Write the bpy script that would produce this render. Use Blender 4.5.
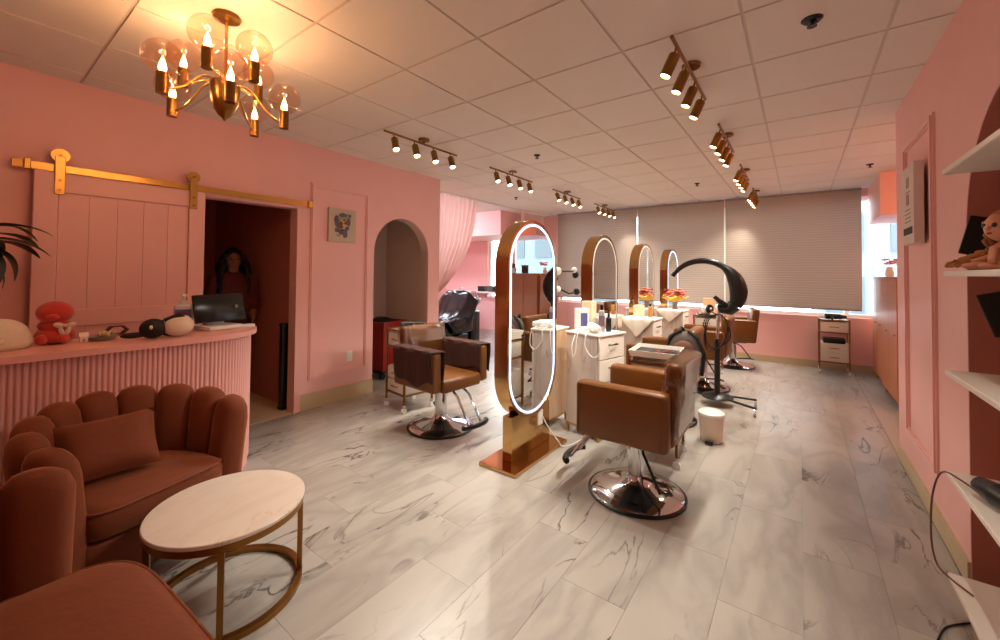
import bpy, bmesh, math, random
from mathutils import Vector, Matrix, Euler
random.seed(7)
R = math.radians
scn = bpy.context.scene
for o in list(bpy.data.objects):
    bpy.data.objects.remove(o)
C = scn.collection

# ------------------------------------------------------------------ camera
F_PX, CY_PX = 404.8, 264.1
YAW, PIT, ROL = R(36.52), R(1.23), R(0.535)
fwd = Vector((-math.sin(YAW) * math.cos(PIT), math.cos(YAW) * math.cos(PIT), math.sin(PIT)))
rgt0 = Vector((math.cos(YAW), math.sin(YAW), 0)); up0 = rgt0.cross(fwd)
rgt = rgt0 * math.cos(ROL) + up0 * math.sin(ROL)
upv = up0 * math.cos(ROL) - rgt0 * math.sin(ROL)
CAM = Vector((0, 0, 1.43))
cd = bpy.data.cameras.new('camera'); cam = bpy.data.objects.new('camera', cd); C.objects.link(cam)
m3 = Matrix((rgt, upv, -fwd)).transposed()
cam.matrix_world = Matrix.Translation(CAM) @ m3.to_4x4()
cd.sensor_width = 36; cd.lens = 36 * F_PX / 1000
cd.shift_y = -(320 - CY_PX) / 1000
cd.clip_start = 0.02; cd.clip_end = 200
scn.camera = cam

def ray(u, v):
    return rgt * ((u - 500) / F_PX) + upv * ((CY_PX - v) / F_PX) + fwd
def on_z(u, v, z):
    d = ray(u, v); return CAM + d * ((z - CAM.z) / d.z)
def on_x(u, v, x):
    d = ray(u, v); return CAM + d * (x / d.x)
def on_y(u, v, y):
    d = ray(u, v); return CAM + d * (y / d.y)

# ------------------------------------------------------------------ world, exposure
w = bpy.data.worlds.new('world'); scn.world = w; w.use_nodes = True
bg = w.node_tree.nodes['Background']
bg.inputs['Color'].default_value = (0.86, 0.93, 1.0, 1); bg.inputs['Strength'].default_value = 4.5
vs = scn.view_settings
vs.view_transform = 'Standard'; vs.look = 'None'; vs.exposure = 1.47; vs.gamma = 1.0; vs.use_curve_mapping = False
SPOT_W, CANDLE_W, LED_E = 18.5, 2.6, .75

# ------------------------------------------------------------------ materials
def srgb(r, g, b):
    def f(c):
        c /= 255
        return c / 12.92 if c <= 0.04045 else ((c + 0.055) / 1.055) ** 2.4
    return (f(r), f(g), f(b), 1)
MATS = {}
def mat(name, col, rough=0.5, metal=0.0, var=0.06, scale=6.0, bump=0.0, bscale=60.0, stretch=(1, 1, 1), **kw):
    if name in MATS: return MATS[name]
    m = bpy.data.materials.new(name); m.use_nodes = True
    nt = m.node_tree; b = nt.nodes['Principled BSDF']
    c = srgb(*col)
    tc = nt.nodes.new('ShaderNodeTexCoord'); mp = nt.nodes.new('ShaderNodeMapping')
    mp.inputs['Scale'].default_value = stretch
    nt.links.new(tc.outputs['Object'], mp.inputs['Vector'])
    n = nt.nodes.new('ShaderNodeTexNoise'); n.inputs['Scale'].default_value = scale; n.inputs['Detail'].default_value = 3
    nt.links.new(mp.outputs['Vector'], n.inputs['Vector'])
    mx = nt.nodes.new('ShaderNodeMix'); mx.data_type = 'RGBA'
    mx.inputs[6].default_value = tuple(x * (1 - var) for x in c[:3]) + (1,)
    mx.inputs[7].default_value = tuple(min(1, x * (1 + var)) for x in c[:3]) + (1,)
    nt.links.new(n.outputs['Fac'], mx.inputs[0]); nt.links.new(mx.outputs[2], b.inputs['Base Color'])
    b.inputs['Roughness'].default_value = rough; b.inputs['Metallic'].default_value = metal
    if bump:
        n2 = nt.nodes.new('ShaderNodeTexNoise'); n2.inputs['Scale'].default_value = bscale; n2.inputs['Detail'].default_value = 2
        nt.links.new(mp.outputs['Vector'], n2.inputs['Vector'])
        bp = nt.nodes.new('ShaderNodeBump'); bp.inputs['Strength'].default_value = bump; bp.inputs['Distance'].default_value = 0.01
        nt.links.new(n2.outputs['Fac'], bp.inputs['Height']); nt.links.new(bp.outputs['Normal'], b.inputs['Normal'])
    for k, v in kw.items():
        b.inputs[k.replace('_', ' ')].default_value = v
    MATS[name] = m
    return m
def emit(name, col, s):
    if name in MATS: return MATS[name]
    m = bpy.data.materials.new(name); m.use_nodes = True
    b = m.node_tree.nodes['Principled BSDF']
    b.inputs['Base Color'].default_value = srgb(*col); b.inputs['Emission Color'].default_value = srgb(*col)
    b.inputs['Emission Strength'].default_value = s
    MATS[name] = m
    return m

PINK = mat('pink_paint', (240, 184, 178), 0.55, var=0.03, bump=0.04, bscale=150)
PINKD = mat('pink_satin_paint', (240, 184, 178), 0.4, var=0.03, scale=3)
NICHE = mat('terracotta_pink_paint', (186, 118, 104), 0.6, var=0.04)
TAUPE = mat('taupe_paint', (214, 188, 174), 0.6, var=0.03)
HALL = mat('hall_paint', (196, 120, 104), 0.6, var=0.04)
TAN = mat('tan_baseboard', (196, 176, 142), 0.45, var=0.05)
TILE = mat('ceiling_tile_white', (232, 222, 212), 0.9, var=0.03, bump=0.12, bscale=180)
TEE = mat('ceiling_tee_white', (212, 196, 186), 0.5, var=0.02)
BRASS = mat('brushed_brass', (196, 152, 84), 0.28, 1.0, var=0.08, scale=20)
BRASSD = mat('antique_brass', (150, 108, 56), 0.32, 1.0, var=0.1, scale=20)
GOLDM = mat('polished_gold', (204, 162, 108), 0.12, 1.0, var=0.05)
CHROME = mat('chrome', (215, 215, 218), 0.08, 1.0, var=0.02)
BLACK = mat('black_plastic', (18, 17, 17), 0.35, var=0.1)
BLACKM = mat('black_matte', (22, 20, 20), 0.7, var=0.1)
VINYLB = mat('black_vinyl', (16, 15, 16), 0.25, var=0.1, bump=0.2, bscale=8)
LEATH = mat('tan_leather', (114, 67, 20), 0.38, var=0.07, scale=9, bump=0.12, bscale=140)
LEATHD = mat('brown_towel', (66, 34, 24), 0.9, var=0.15, scale=20, bump=0.5, bscale=120)
VELVET = mat('rust_velvet', (118, 54, 20), 0.8, var=0.22, scale=5, bump=0.15, bscale=40, Sheen_Weight=0.6, Sheen_Roughness=0.4, Sheen_Tint=(0.9, 0.4, 0.2, 1))
WHITE = mat('white_paint', (232, 224, 214), 0.45, var=0.03)
WHITEP = mat('white_plastic', (236, 234, 230), 0.3, var=0.02)
WOOD = mat('light_oak', (206, 176, 144), 0.45, var=0.14, scale=5, stretch=(8, 8, 0.8))
WOODP = mat('pink_oak_veneer', (190, 116, 80), 0.5, var=0.1, scale=5, stretch=(8, 8, 0.8))
CLOTHW = mat('white_cotton', (236, 228, 216), 0.9, var=0.05, bump=0.3, bscale=90)
CURT = mat('pink_voile', (232, 184, 172), 0.9, var=0.05, Transmission_Weight=0.0)
BLIND = mat('taupe_blind', (172, 154, 140), 0.85, var=0.05, scale=3, bump=0.3, bscale=120, stretch=(0.05, 1, 1))
RED = mat('red_plastic', (150, 20, 22), 0.4, var=0.06)
PLUSHR = mat('red_plush', (206, 62, 54), 0.95, var=0.1, scale=30, bump=0.5, bscale=200, Sheen_Weight=0.4)
PLUSHW = mat('cream_plush', (228, 214, 196), 0.95, var=0.05, scale=30, bump=0.4, bscale=160, Sheen_Weight=0.3)
LEAF = mat('dark_leaf', (24, 34, 20), 0.4, var=0.3)
SKIN = mat('skin', (150, 98, 76), 0.55, var=0.05)
HAIR = mat('black_hair', (14, 11, 11), 0.5, var=0.2, scale=30, bump=0.6, bscale=50)
SHIRT = mat('red_print_shirt', (96, 34, 32), 0.85, var=0.4, scale=18)
TROUS = mat('dark_trousers', (70, 30, 30), 0.85, var=0.1)
PURPLE = mat('violet_label', (92, 92, 150), 0.5, var=0.1)
DARKG = mat('dark_screen', (14, 17, 14), 0.18, var=0.05)
GREY = mat('grey_fabric', (96, 84, 80), 0.85, var=0.15, bump=0.3)
GREYP = mat('grey_plastic', (150, 150, 152), 0.3, var=0.05)
HAIRB = mat('honey_doll_hair', (178, 116, 62), 0.6, var=0.25, scale=40)
DOLLS = mat('doll_skin', (214, 150, 118), 0.5, var=0.03)
YEL = mat('yellow_paper', (228, 176, 52), 0.6, var=0.1)
ORN = mat('orange_petal', (206, 112, 64), 0.6, var=0.2, scale=40)
PNKP = mat('pink_petal', (214, 130, 124), 0.6, var=0.2, scale=40)
CONC = mat('pale_concrete', (112, 116, 122), 0.9, var=0.05)

def marble(name, base, vein, rough, rand, sc, width, dark=0.75, soft=.14):
    m = bpy.data.materials.new(name); m.use_nodes = True; MATS[name] = m
    nt = m.node_tree; N = nt.nodes; L = nt.links; b = N['Principled BSDF']
    tc = N.new('ShaderNodeTexCoord'); mp = N.new('ShaderNodeMapping'); mp.inputs['Scale'].default_value = sc
    L.new(tc.outputs['Object'], mp.inputs['Vector'])
    vec = mp.outputs['Vector']
    if rand:
        oi = N.new('ShaderNodeObjectInfo'); mul = N.new('ShaderNodeMath'); mul.operation = 'MULTIPLY'; mul.inputs[1].default_value = 57.0
        L.new(oi.outputs['Random'], mul.inputs[0])
        ad = N.new('ShaderNodeVectorMath'); ad.operation = 'ADD'
        L.new(vec, ad.inputs[0]); L.new(mul.outputs[0], ad.inputs[1]); vec = ad.outputs[0]
    def noise(s, d, dist):
        n = N.new('ShaderNodeTexNoise'); n.inputs['Scale'].default_value = s; n.inputs['Detail'].default_value = d
        n.inputs['Distortion'].default_value = dist; L.new(vec, n.inputs['Vector']); return n.outputs['Fac']
    def math_(op, a, bb=None, c=None):
        q = N.new('ShaderNodeMath'); q.operation = op
        for i, x in enumerate((a, bb, c)):
            if x is None: continue
            if isinstance(x, (int, float)): q.inputs[i].default_value = x
            else: L.new(x, q.inputs[i])
        return q.outputs[0]
    v = math_('ABSOLUTE', math_('SUBTRACT', noise(1.6, 5, 0.9), 0.5))
    rp = N.new('ShaderNodeMapRange'); rp.inputs['From Min'].default_value = 0.0; rp.inputs['From Max'].default_value = width
    rp.inputs['To Min'].default_value = 1; rp.inputs['To Max'].default_value = 0; L.new(v, rp.inputs['Value'])
    gate = N.new('ShaderNodeMapRange'); gate.inputs['From Min'].default_value = 0.47; gate.inputs['From Max'].default_value = 0.62
    L.new(noise(1.1, 2, 0.2), gate.inputs['Value'])
    fac = math_('MULTIPLY', rp.outputs[0], gate.outputs[0])
    v2 = math_('ABSOLUTE', math_('SUBTRACT', noise(1.3, 6, .5), 0.5))
    rp2 = N.new('ShaderNodeMapRange'); rp2.inputs['From Max'].default_value = 0.09; rp2.inputs['To Min'].default_value = soft; rp2.inputs['To Max'].default_value = 0
    L.new(v2, rp2.inputs['Value'])
    cl = N.new('ShaderNodeMix'); cl.data_type = 'RGBA'
    c = srgb(*base); cl.inputs[6].default_value = tuple(x * (0.86 if soft < .2 else .86) for x in c[:3]) + (1,); cl.inputs[7].default_value = c
    L.new(noise(0.9, 3, 0.4), cl.inputs[0])
    tot = math_('MAXIMUM', math_('MULTIPLY', fac, dark), rp2.outputs[0])
    mx = N.new('ShaderNodeMix'); mx.data_type = 'RGBA'; L.new(tot, mx.inputs[0]); L.new(cl.outputs[2], mx.inputs[6]); mx.inputs[7].default_value = srgb(*vein)
    L.new(mx.outputs[2], b.inputs['Base Color']); b.inputs['Roughness'].default_value = rough
    return m
FLOORM = marble('marble_vinyl', (178, 173, 165), (60, 53, 50), 0.3, True, (2.6, .8, 1), 0.018, 1.0, .22)
TOPM = marble('marble_top', (234, 222, 208), (190, 160, 128), 0.35, False, (6, 2.0, 1), 0.02, 0.4)
MARBW = marble('marble_laminate', (214, 198, 186), (160, 138, 128), 0.4, False, (5, 5, 1.2), 0.03, 0.6)

def glassy(name, col, rough, lo, hi):
    m = bpy.data.materials.new(name); m.use_nodes = True; MATS[name] = m
    nt = m.node_tree; N = nt.nodes; L = nt.links
    N.remove(N['Principled BSDF']); out = N['Material Output']
    t = N.new('ShaderNodeBsdfTransparent'); t.inputs[0].default_value = srgb(*col)
    g = N.new('ShaderNodeBsdfGlossy'); g.inputs['Roughness'].default_value = rough
    lw = N.new('ShaderNodeLayerWeight'); lw.inputs['Blend'].default_value = 0.5
    pw = N.new('ShaderNodeMath'); pw.operation = 'POWER'; pw.inputs[1].default_value = 3; L.new(lw.outputs['Facing'], pw.inputs[0])
    mr = N.new('ShaderNodeMapRange'); mr.inputs['To Min'].default_value = lo; mr.inputs['To Max'].default_value = hi; L.new(pw.outputs[0], mr.inputs['Value'])
    mx = N.new('ShaderNodeMixShader'); L.new(mr.outputs[0], mx.inputs[0]); L.new(t.outputs[0], mx.inputs[1]); L.new(g.outputs[0], mx.inputs[2])
    L.new(mx.outputs[0], out.inputs[0])
    return m
GLOBE = glassy('blush_globe_glass', (252, 234, 222), 0.03, .03, .4)
PANE = glassy('window_glass', (240, 248, 248), 0.02, .04, .4)
PLAST = glassy('clear_plastic_cover', (246, 240, 232), 0.1, .22, .75)
MIRR = mat('mirror_silver', (225, 228, 228), 0.01, 1.0, var=0.0)
LEDON = emit('led_strip_lit', (196, 220, 255), LED_E)
LEDOFF = mat('led_strip_unlit', (205, 205, 200), 0.4, var=0.02)
BULB = emit('candle_bulb_glow', (255, 190, 110), 12.0)
LENS = emit('spot_lens_glow', (255, 226, 180), 16.0)

# voile curtain lets some light through
def translucent(name, col, amt):
    m = bpy.data.materials.new(name); m.use_nodes = True; MATS[name] = m
    nt = m.node_tree; N = nt.nodes; L = nt.links; N.remove(N['Principled BSDF'])
    d = N.new('ShaderNodeBsdfDiffuse'); d.inputs[0].default_value = srgb(*col)
    t = N.new('ShaderNodeBsdfTranslucent'); t.inputs[0].default_value = srgb(*col)
    wv = N.new('ShaderNodeTexNoise'); wv.inputs['Scale'].default_value = 4
    mm = N.new('ShaderNodeMapRange'); mm.inputs['To Min'].default_value = amt * 0.85; mm.inputs['To Max'].default_value = amt * 1.15
    L.new(wv.outputs['Fac'], mm.inputs['Value'])
    mx = N.new('ShaderNodeMixShader'); L.new(mm.outputs[0], mx.inputs[0]); L.new(d.outputs[0], mx.inputs[1]); L.new(t.outputs[0], mx.inputs[2])
    L.new(mx.outputs[0], N['Material Output'].inputs[0])
    return m
CURT = translucent('sheer_pink_voile', (238, 208, 198), 0.4)
BLIND = translucent('taupe_blind_fabric', (184, 168, 154), 0.05)

# ------------------------------------------------------------------ mesh helper
class MB:
    def __init__(s): s.v = []; s.f = []
    def add(s, vs_, fs, M=None):
        o = len(s.v)
        s.v += [tuple(M @ Vector(p)) if M else tuple(p) for p in vs_]
        s.f += [tuple(i + o for i in q) for q in fs]
        return s
    def bm(s, bm, M=None):
        bm.verts.ensure_lookup_table(); bm.verts.index_update()
        s.add([v.co.copy() for v in bm.verts], [[v.index for v in f.verts] for f in bm.faces], M); bm.free(); return s
    def box(s, c, d, M=None, bev=0, seg=2, rz=0, ry=0, rx=0):
        T = Matrix.Translation(c) @ Euler((rx, ry, rz)).to_matrix().to_4x4()
        if M: T = M @ T
        x, y, z = d[0] / 2, d[1] / 2, d[2] / 2
        if not bev:
            vv = [(-x, -y, -z), (x, -y, -z), (x, y, -z), (-x, y, -z), (-x, -y, z), (x, -y, z), (x, y, z), (-x, y, z)]
            return s.add(vv, [(0, 3, 2, 1), (4, 5, 6, 7), (0, 1, 5, 4), (1, 2, 6, 5), (2, 3, 7, 6), (3, 0, 4, 7)], T)
        b = bmesh.new(); bmesh.ops.create_cube(b, size=1)
        bmesh.ops.scale(b, vec=d, verts=b.verts)
        bmesh.ops.bevel(b, geom=b.edges[:], offset=bev, segments=seg, affect='EDGES', profile=0.5)
        return s.bm(b, T)
    def b2(s, x0, x1, y0, y1, z0, z1, **k):
        return s.box(((x0 + x1) / 2, (y0 + y1) / 2, (z0 + z1) / 2), (x1 - x0, y1 - y0, z1 - z0), **k)
    def lathe(s, prof, n=24, M=None, cap=True):
        vv = []; ff = []
        for r, z in prof:
            for i in range(n):
                a = 2 * math.pi * i / n; vv.append((r * math.cos(a), r * math.sin(a), z))
        k = len(prof)
        for j in range(k - 1):
            for i in range(n):
                i2 = (i + 1) % n; ff.append((j * n + i, j * n + i2, (j + 1) * n + i2, (j + 1) * n + i))
        if cap:
            ff.append(tuple(range(n - 1, -1, -1))); ff.append(tuple((k - 1) * n + i for i in range(n)))
        return s.add(vv, ff, M)
    def cyl(s, p0, p1, r0, r1=None, n=16, M=None):
        p0 = Vector(p0); p1 = Vector(p1); d = p1 - p0
        q = d.to_track_quat('Z', 'Y').to_matrix().to_4x4()
        T = Matrix.Translation(p0) @ q
        if M: T = M @ T
        return s.lathe([(r0, 0), (r1 if r1 is not None else r0, d.length)], n, T)
    def ell(s, c, r, M=None, n=16, k=10, rz=0, ry=0, rx=0):
        T = Matrix.Translation(c) @ Euler((rx, ry, rz)).to_matrix().to_4x4() @ Matrix.Diagonal((*((r, r, r) if isinstance(r, (int, float)) else r), 1))
        if M: T = M @ T
        prof = [(max(1e-4, math.sin(math.pi * j / k)), -math.cos(math.pi * j / k)) for j in range(k + 1)]
        return s.lathe(prof, n, T, cap=True)
    def tube(s, pts, r, n=8, closed=False, M=None, cap=True):
        P = [Vector(p) for p in pts]; m = len(P); rr = r if isinstance(r, (list, tuple)) else [r] * m
        tang = []
        for i in range(m):
            a = P[(i - 1) % m] if (closed or i) else P[0]; b = P[(i + 1) % m] if (closed or i < m - 1) else P[-1]
            t = (b - a); tang.append(t.normalized() if t.length > 1e-9 else Vector((0, 0, 1)))
        nrm = tang[0].orthogonal().normalized(); vv = []; ff = []
        for i in range(m):
            nrm = (nrm - tang[i] * nrm.dot(tang[i])).normalized(); bn = tang[i].cross(nrm)
            for j in range(n):
                a = 2 * math.pi * j / n; vv.append(P[i] + (nrm * math.cos(a) + bn * math.sin(a)) * rr[i])
        for i in range(m if closed else m - 1):
            i2 = (i + 1) % m
            for j in range(n):
                j2 = (j + 1) % n; ff.append((i * n + j, i * n + j2, i2 * n + j2, i2 * n + j))
        if not closed and cap:
            ff.append(tuple(range(n - 1, -1, -1))); ff.append(tuple((m - 1) * n + j for j in range(n)))
        return s.add(vv, ff, M)
    def prism(s, poly, z0, z1, M=None):
        n = len(poly)
        vv = [(x, y, z0) for x, y in poly] + [(x, y, z1) for x, y in poly]
        ff = [tuple(range(n - 1, -1, -1)), tuple(range(n, 2 * n))] + [(i, (i + 1) % n, n + (i + 1) % n, n + i) for i in range(n)]
        return s.add(vv, ff, M)
    def ring(s, outer, inner, z0, z1, M=None):
        n = len(outer)
        vv = [(x, y, z) for z in (z0, z1) for P in (outer, inner) for x, y in P]
        ff = []
        for i in range(n):
            j = (i + 1) % n
            ff += [(i, j, n + j, n + i)[::-1], (2 * n + i, 2 * n + j, 3 * n + j, 3 * n + i), (i, j, 2 * n + j, 2 * n + i), (n + i, 3 * n + i, 3 * n + j, n + j)]
        return s.add(vv, ff, M)
    def grid(s, fn, nu, nv, cu=False, cv=False, M=None):
        vv = [fn(i / (nu if cu else nu - 1), j / (nv if cv else nv - 1)) for i in range(nu) for j in range(nv)]
        ff = []
        for i in range(nu if cu else nu - 1):
            for j in range(nv if cv else nv - 1):
                a, b = (i + 1) % nu, (j + 1) % nv
                ff.append((i * nv + j, a * nv + j, a * nv + b, i * nv + b))
        return s.add(vv, ff, M)
    def mesh(s, name, m, ang=35, smooth=True):
        me = bpy.data.meshes.new(name); me.from_pydata(s.v, [], s.f); me.validate()
        if m: me.materials.append(m)
        b = bmesh.new(); b.from_mesh(me); bmesh.ops.recalc_face_normals(b, faces=b.faces); b.to_mesh(me); b.free()
        if smooth:
            me.polygons.foreach_set('use_smooth', [True] * len(me.polygons)); me.set_sharp_from_angle(angle=R(ang))
        return me
    def build(s, name, m, parent=None, ang=35, smooth=True, label=None):
        o = bpy.data.objects.new(name, s.mesh(name, m, ang, smooth)); C.objects.link(o)
        if parent: o.parent = parent
        if label: o['label'] = label
        return o
def thing(name, label, cat, loc=(0, 0, 0), rz=0, group=None):
    o = bpy.data.objects.new(name, None); C.objects.link(o); o.empty_display_size = 0.05
    o.location = loc; o.rotation_euler = (0, 0, rz); o['label'] = label; o['category'] = cat
    if group: o['group'] = group
    return o
def tag(o, label, cat, group=None):
    o['label'] = label; o['category'] = cat
    if group: o['group'] = group
    return o
def struct(o):
    o['kind'] = 'structure'; return o
def inst(name, me, parent, loc=(0, 0, 0), rot=(0, 0, 0)):
    o = bpy.data.objects.new(name, me); C.objects.link(o); o.parent = parent; o.location = loc; o.rotation_euler = rot
    return o
def copy_tree(o, parent=None):
    c = o.copy(); C.objects.link(c); c.parent = parent
    for ch in list(o.children): copy_tree(ch, c)
    return c
def light(kind, name, parent, loc, watts, col, direction=None, **k):
    d = bpy.data.lights.new(name, kind); d.energy = watts; d.color = col
    for a, b in k.items(): setattr(d, a, b)
    o = bpy.data.objects.new(name, d); C.objects.link(o); o.parent = parent; o.location = loc
    if direction is not None: o.rotation_euler = Vector(direction).to_track_quat('-Z', 'Y').to_euler()
    return o
WARM = (1.0, 0.67, 0.36); WARMS = (1.0, 0.91, 0.78)
XL, XR, YB, HC = -4.09, 0.63, 8.05, 2.745
Y0 = -1.6

# ================================================================== SETTING
# ---- floor: base slab and vinyl tiles
fl = struct(MB().b2(-7.9, 2.5, Y0 - .1, YB + .3, -0.06, -0.004).build('floor', mat('floor_joint', (160, 152, 143), .6), smooth=False))
TW, TL = 0.305, 0.915
tile_full = MB().b2(-TW / 2 + .0006, TW / 2 - .0006, -TL / 2 + .0006, TL / 2 - .0006, -0.004, 0).mesh('tile', FLOORM, smooth=False)
def floor_tile(x0, x1, y0, y1):
    if x1 - x0 < .02 or y1 - y0 < .02: return
    full = abs(x1 - x0 - TW) < 1e-4 and abs(y1 - y0 - TL) < 1e-4
    cx, cy = (x0 + x1) / 2, (y0 + y1) / 2
    me = tile_full if full else MB().b2(x0 - cx + .0006, x1 - cx - .0006, y0 - cy + .0006, y1 - cy - .0006, -0.004, 0).mesh('tile', FLOORM, smooth=False)
    inst('tile', me, fl, (cx, cy, 0))
i = 0; x = 0.005 - TW * 14
while x < 0.66:
    y = -0.4 - (i * TL / 3) % TL
    while y < YB:
        floor_tile(max(x, XL), min(x + TW, XR), max(y, -0.4), min(y + TL, YB)); y += TL
    x += TW; i += 1
def floor_patch(x0, x1, y0, y1):
    o = MB().b2(x0, x1, y0, y1, -0.004, 0).build('floor_area', FLOORM, fl, smooth=False); return o
floor_patch(XL, XR, Y0, -0.4); floor_patch(XR, 2.4, 4.51, YB); floor_patch(-7.8, XL, 4.08, YB); floor_patch(-5.5, XL, 2.9, 4.08)
MB().b2(-6.4, XL - .01, .5, 2.2, -0.004, 0.002).build('hall_floor', mat('beige_hall_floor', (206, 176, 140), .5), fl, smooth=False)

# ---- ceiling: lay-in tiles on a 0.61 grid with white tees
ce = struct(MB().b2(-7.9, 2.5, Y0 - .1, YB + .3, HC + .03, HC + .08).build('ceiling', TILE, smooth=False))
GX, GY, GS = -3.880, 0.5057, 0.609
tile_me = MB().b2(-.2965, .2965, -.2955, .2955, 0.0, 0.02).mesh('ceiling_tile', TILE, smooth=False)
def ceil_ok(x, y):
    if x < XL - .3 and y < 4.0: return False
    if x > XR + .3 and y < 4.4: return False
    return True
for a in range(-6, 11):
    for b in range(-4, 13):
        cx, cy = GX + GS * (a + .5), GY + .607 * (b + .5)
        if cx < -7.5 or cx > 2.4 or cy < Y0 or cy > YB - .2 or not ceil_ok(cx, cy): continue
        inst('ceiling_tile', tile_me, ce, (cx, cy, HC))
tee_y = MB().b2(-.013, .013, Y0, YB, 0.007, 0.019).mesh('ceiling_tee', TEE, smooth=False)
for a in range(-6, 11):
    X = GX + GS * a
    if X < -7.7 or X > 2.35: continue
    if X < XL: me = MB().b2(-.013, .013, 4.08, YB, .007, .019).mesh('ceiling_tee', TEE, smooth=False)
    elif X > XR: me = MB().b2(-.013, .013, 4.51, YB, .007, .019).mesh('ceiling_tee', TEE, smooth=False)
    else: me = tee_y
    inst('ceiling_tee', me, ce, (X, 0, HC))
for b in range(-3, 13):
    Y = GY + .607 * b
    xa = XL if Y < 4.08 else -7.8; xb = XR if Y < 4.51 else 2.4
    me = MB().b2(xa, xb, -.013, .013, 0.0065, .0185).mesh('ceiling_tee', TEE, smooth=False)
    inst('ceiling_tee', me, ce, (0, Y, HC))

# ---- walls
def arch_poly(y0, y1, zs, zt, n=20):
    """points along an arch from (y0, zs) over the crown to (y1, zs)"""
    c, r = (y0 + y1) / 2, (y1 - y0) / 2
    return [(c - r * math.cos(math.pi * k / n), zs + (zt - zs) * math.sin(math.pi * k / n)) for k in range(n + 1)]
def wall_yz(mb, poly, x0, x1):      # polygon in (y,z) extruded in x
    n = len(poly)
    vv = [(x0, y, z) for y, z in poly] + [(x1, y, z) for y, z in poly]
    ff = [tuple(range(n)), tuple(range(2 * n - 1, n - 1, -1))] + [(i, n + i, n + (i + 1) % n, (i + 1) % n) for i in range(n)]
    mb.add(vv, ff)
def arch_header(mb, y0, y1, zs, zt, ztop, x0, x1, n=20):
    A = arch_poly(y0, y1, zs, zt, n)
    for k in range(n):
        (ya, za), (yb, zb) = A[k], A[k + 1]
        wall_yz(mb, [(ya, za), (yb, zb), (yb, ztop), (ya, ztop)], x0, x1)
DY0, DY1, DZ = 1.27, 2.06, 2.06
AY0, AY1, AZS, AZT = 2.99, 3.87, 1.66, 2.11
wl = MB(); xw = XL - .13
wl.b2(xw, XL, Y0, DY0, 0, HC).b2(xw, XL, DY0, DY1, DZ, HC).b2(xw, XL, DY1, AY0, 0, HC).b2(xw, XL, AY1, 4.08, 0, HC)
arch_header(wl, AY0, AY1, AZS, AZT, HC, xw, XL)
wall_left = struct(wl.build('wall_left', PINK, smooth=False))
# shallow trims round the doorway
tr = struct(MB().b2(XL, XL + .012, DY1, DY1 + .06, 0, DZ + .06).b2(XL, XL + .012, DY0, DY1, DZ, DZ + .06).build('trim_1', PINKD, smooth=False))
# hall behind the doorway
hw = MB().b2(-6.5, xw, 2.12, 2.2, 0, 2.45).b2(-6.5, -6.4, .5, 2.2, 0, 2.45).b2(-6.5, xw, .45, .5, 0, 2.45).b2(-6.5, xw, .45, 2.2, 2.42, 2.5)
struct(hw.build('wall_hall', HALL, smooth=False))
# passage behind the arch
struct(MB().b2(-5.1, xw, 2.86, 2.94, 0, 2.5).b2(-5.2, -5.1, 2.86, 4.06, 0, 2.5).b2(-5.1, xw, 3.96, 4.06, 0, 2.5).b2(-5.2, xw, 2.86, 4.06, 2.42, 2.5).build('wall_passage', TAUPE, smooth=False))
struct(MB().b2(-7.9, -5.6, 3.98, 4.08, 0, HC).b2(-5.62, xw, 4.06, 4.09, 0, HC).build('wall_shampoo_near', PINK, smooth=False))
struct(MB().b2(-7.9, -7.8, 3.98, YB, 0, HC).build('wall_shampoo_side', PINK, smooth=False))
# right wall with arched niche
NY0, NY1, NZS, NZT = 1.72, 2.83, 1.62, 2.20
wr = MB(); x2 = XR + .28
wr.b2(XR, x2, Y0, NY0, 0, HC).b2(XR, x2, NY1, 4.51, 0, HC); arch_header(wr, NY0, NY1, NZS, NZT, HC, XR, x2)
wall_right = struct(wr.build('wall_right', PINK, smooth=False))
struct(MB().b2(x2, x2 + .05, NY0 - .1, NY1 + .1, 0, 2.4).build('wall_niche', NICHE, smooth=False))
# side cheeks of the niche in its own colour
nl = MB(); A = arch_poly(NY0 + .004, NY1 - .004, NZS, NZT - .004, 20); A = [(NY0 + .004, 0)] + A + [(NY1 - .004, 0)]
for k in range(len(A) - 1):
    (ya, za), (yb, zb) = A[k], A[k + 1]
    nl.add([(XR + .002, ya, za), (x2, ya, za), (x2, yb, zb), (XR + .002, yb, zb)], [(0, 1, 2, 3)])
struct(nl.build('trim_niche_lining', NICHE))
nl = MB(); A = arch_poly(AY0 + .004, AY1 - .004, AZS, AZT - .004, 20); A = [(AY0 + .004, 0)] + A + [(AY1 - .004, 0)]
for k in range(len(A) - 1):
    (ya, za), (yb, zb) = A[k], A[k + 1]
    nl.add([(XL - .03, ya, za), (XL - .14, ya, za), (XL - .14, yb, zb), (XL - .03, yb, zb)], [(0, 1, 2, 3)])
struct(nl.build('trim_arch_lining', TAUPE))
struct(MB().b2(XR + .28, 2.5, 4.41, 4.51, 0, HC).b2(2.4, 2.5, 4.5, YB, 0, HC).build('wall_alcove', PINK, smooth=False))
struct(MB().b2(-4.3, .95, Y0 - .1, Y0, 0, HC).build('wall_front', PINK, smooth=False))
# back wall with window openings
SILL, WTOP = 0.80, 2.62
wb = MB(); ya, yb = YB, YB + .2
wb.b2(-7.9, 2.5, ya, yb, 0, SILL).b2(-7.9, 2.5, ya, yb, WTOP, HC)
wb.b2(-7.9, -6.35, ya, yb, SILL, WTOP).b2(-4.95, -4.32, ya, yb, SILL, WTOP).b2(2.2, 2.5, ya, yb, SILL, WTOP)
wall_back = struct(wb.build('wall_back', PINK, smooth=False))
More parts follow.
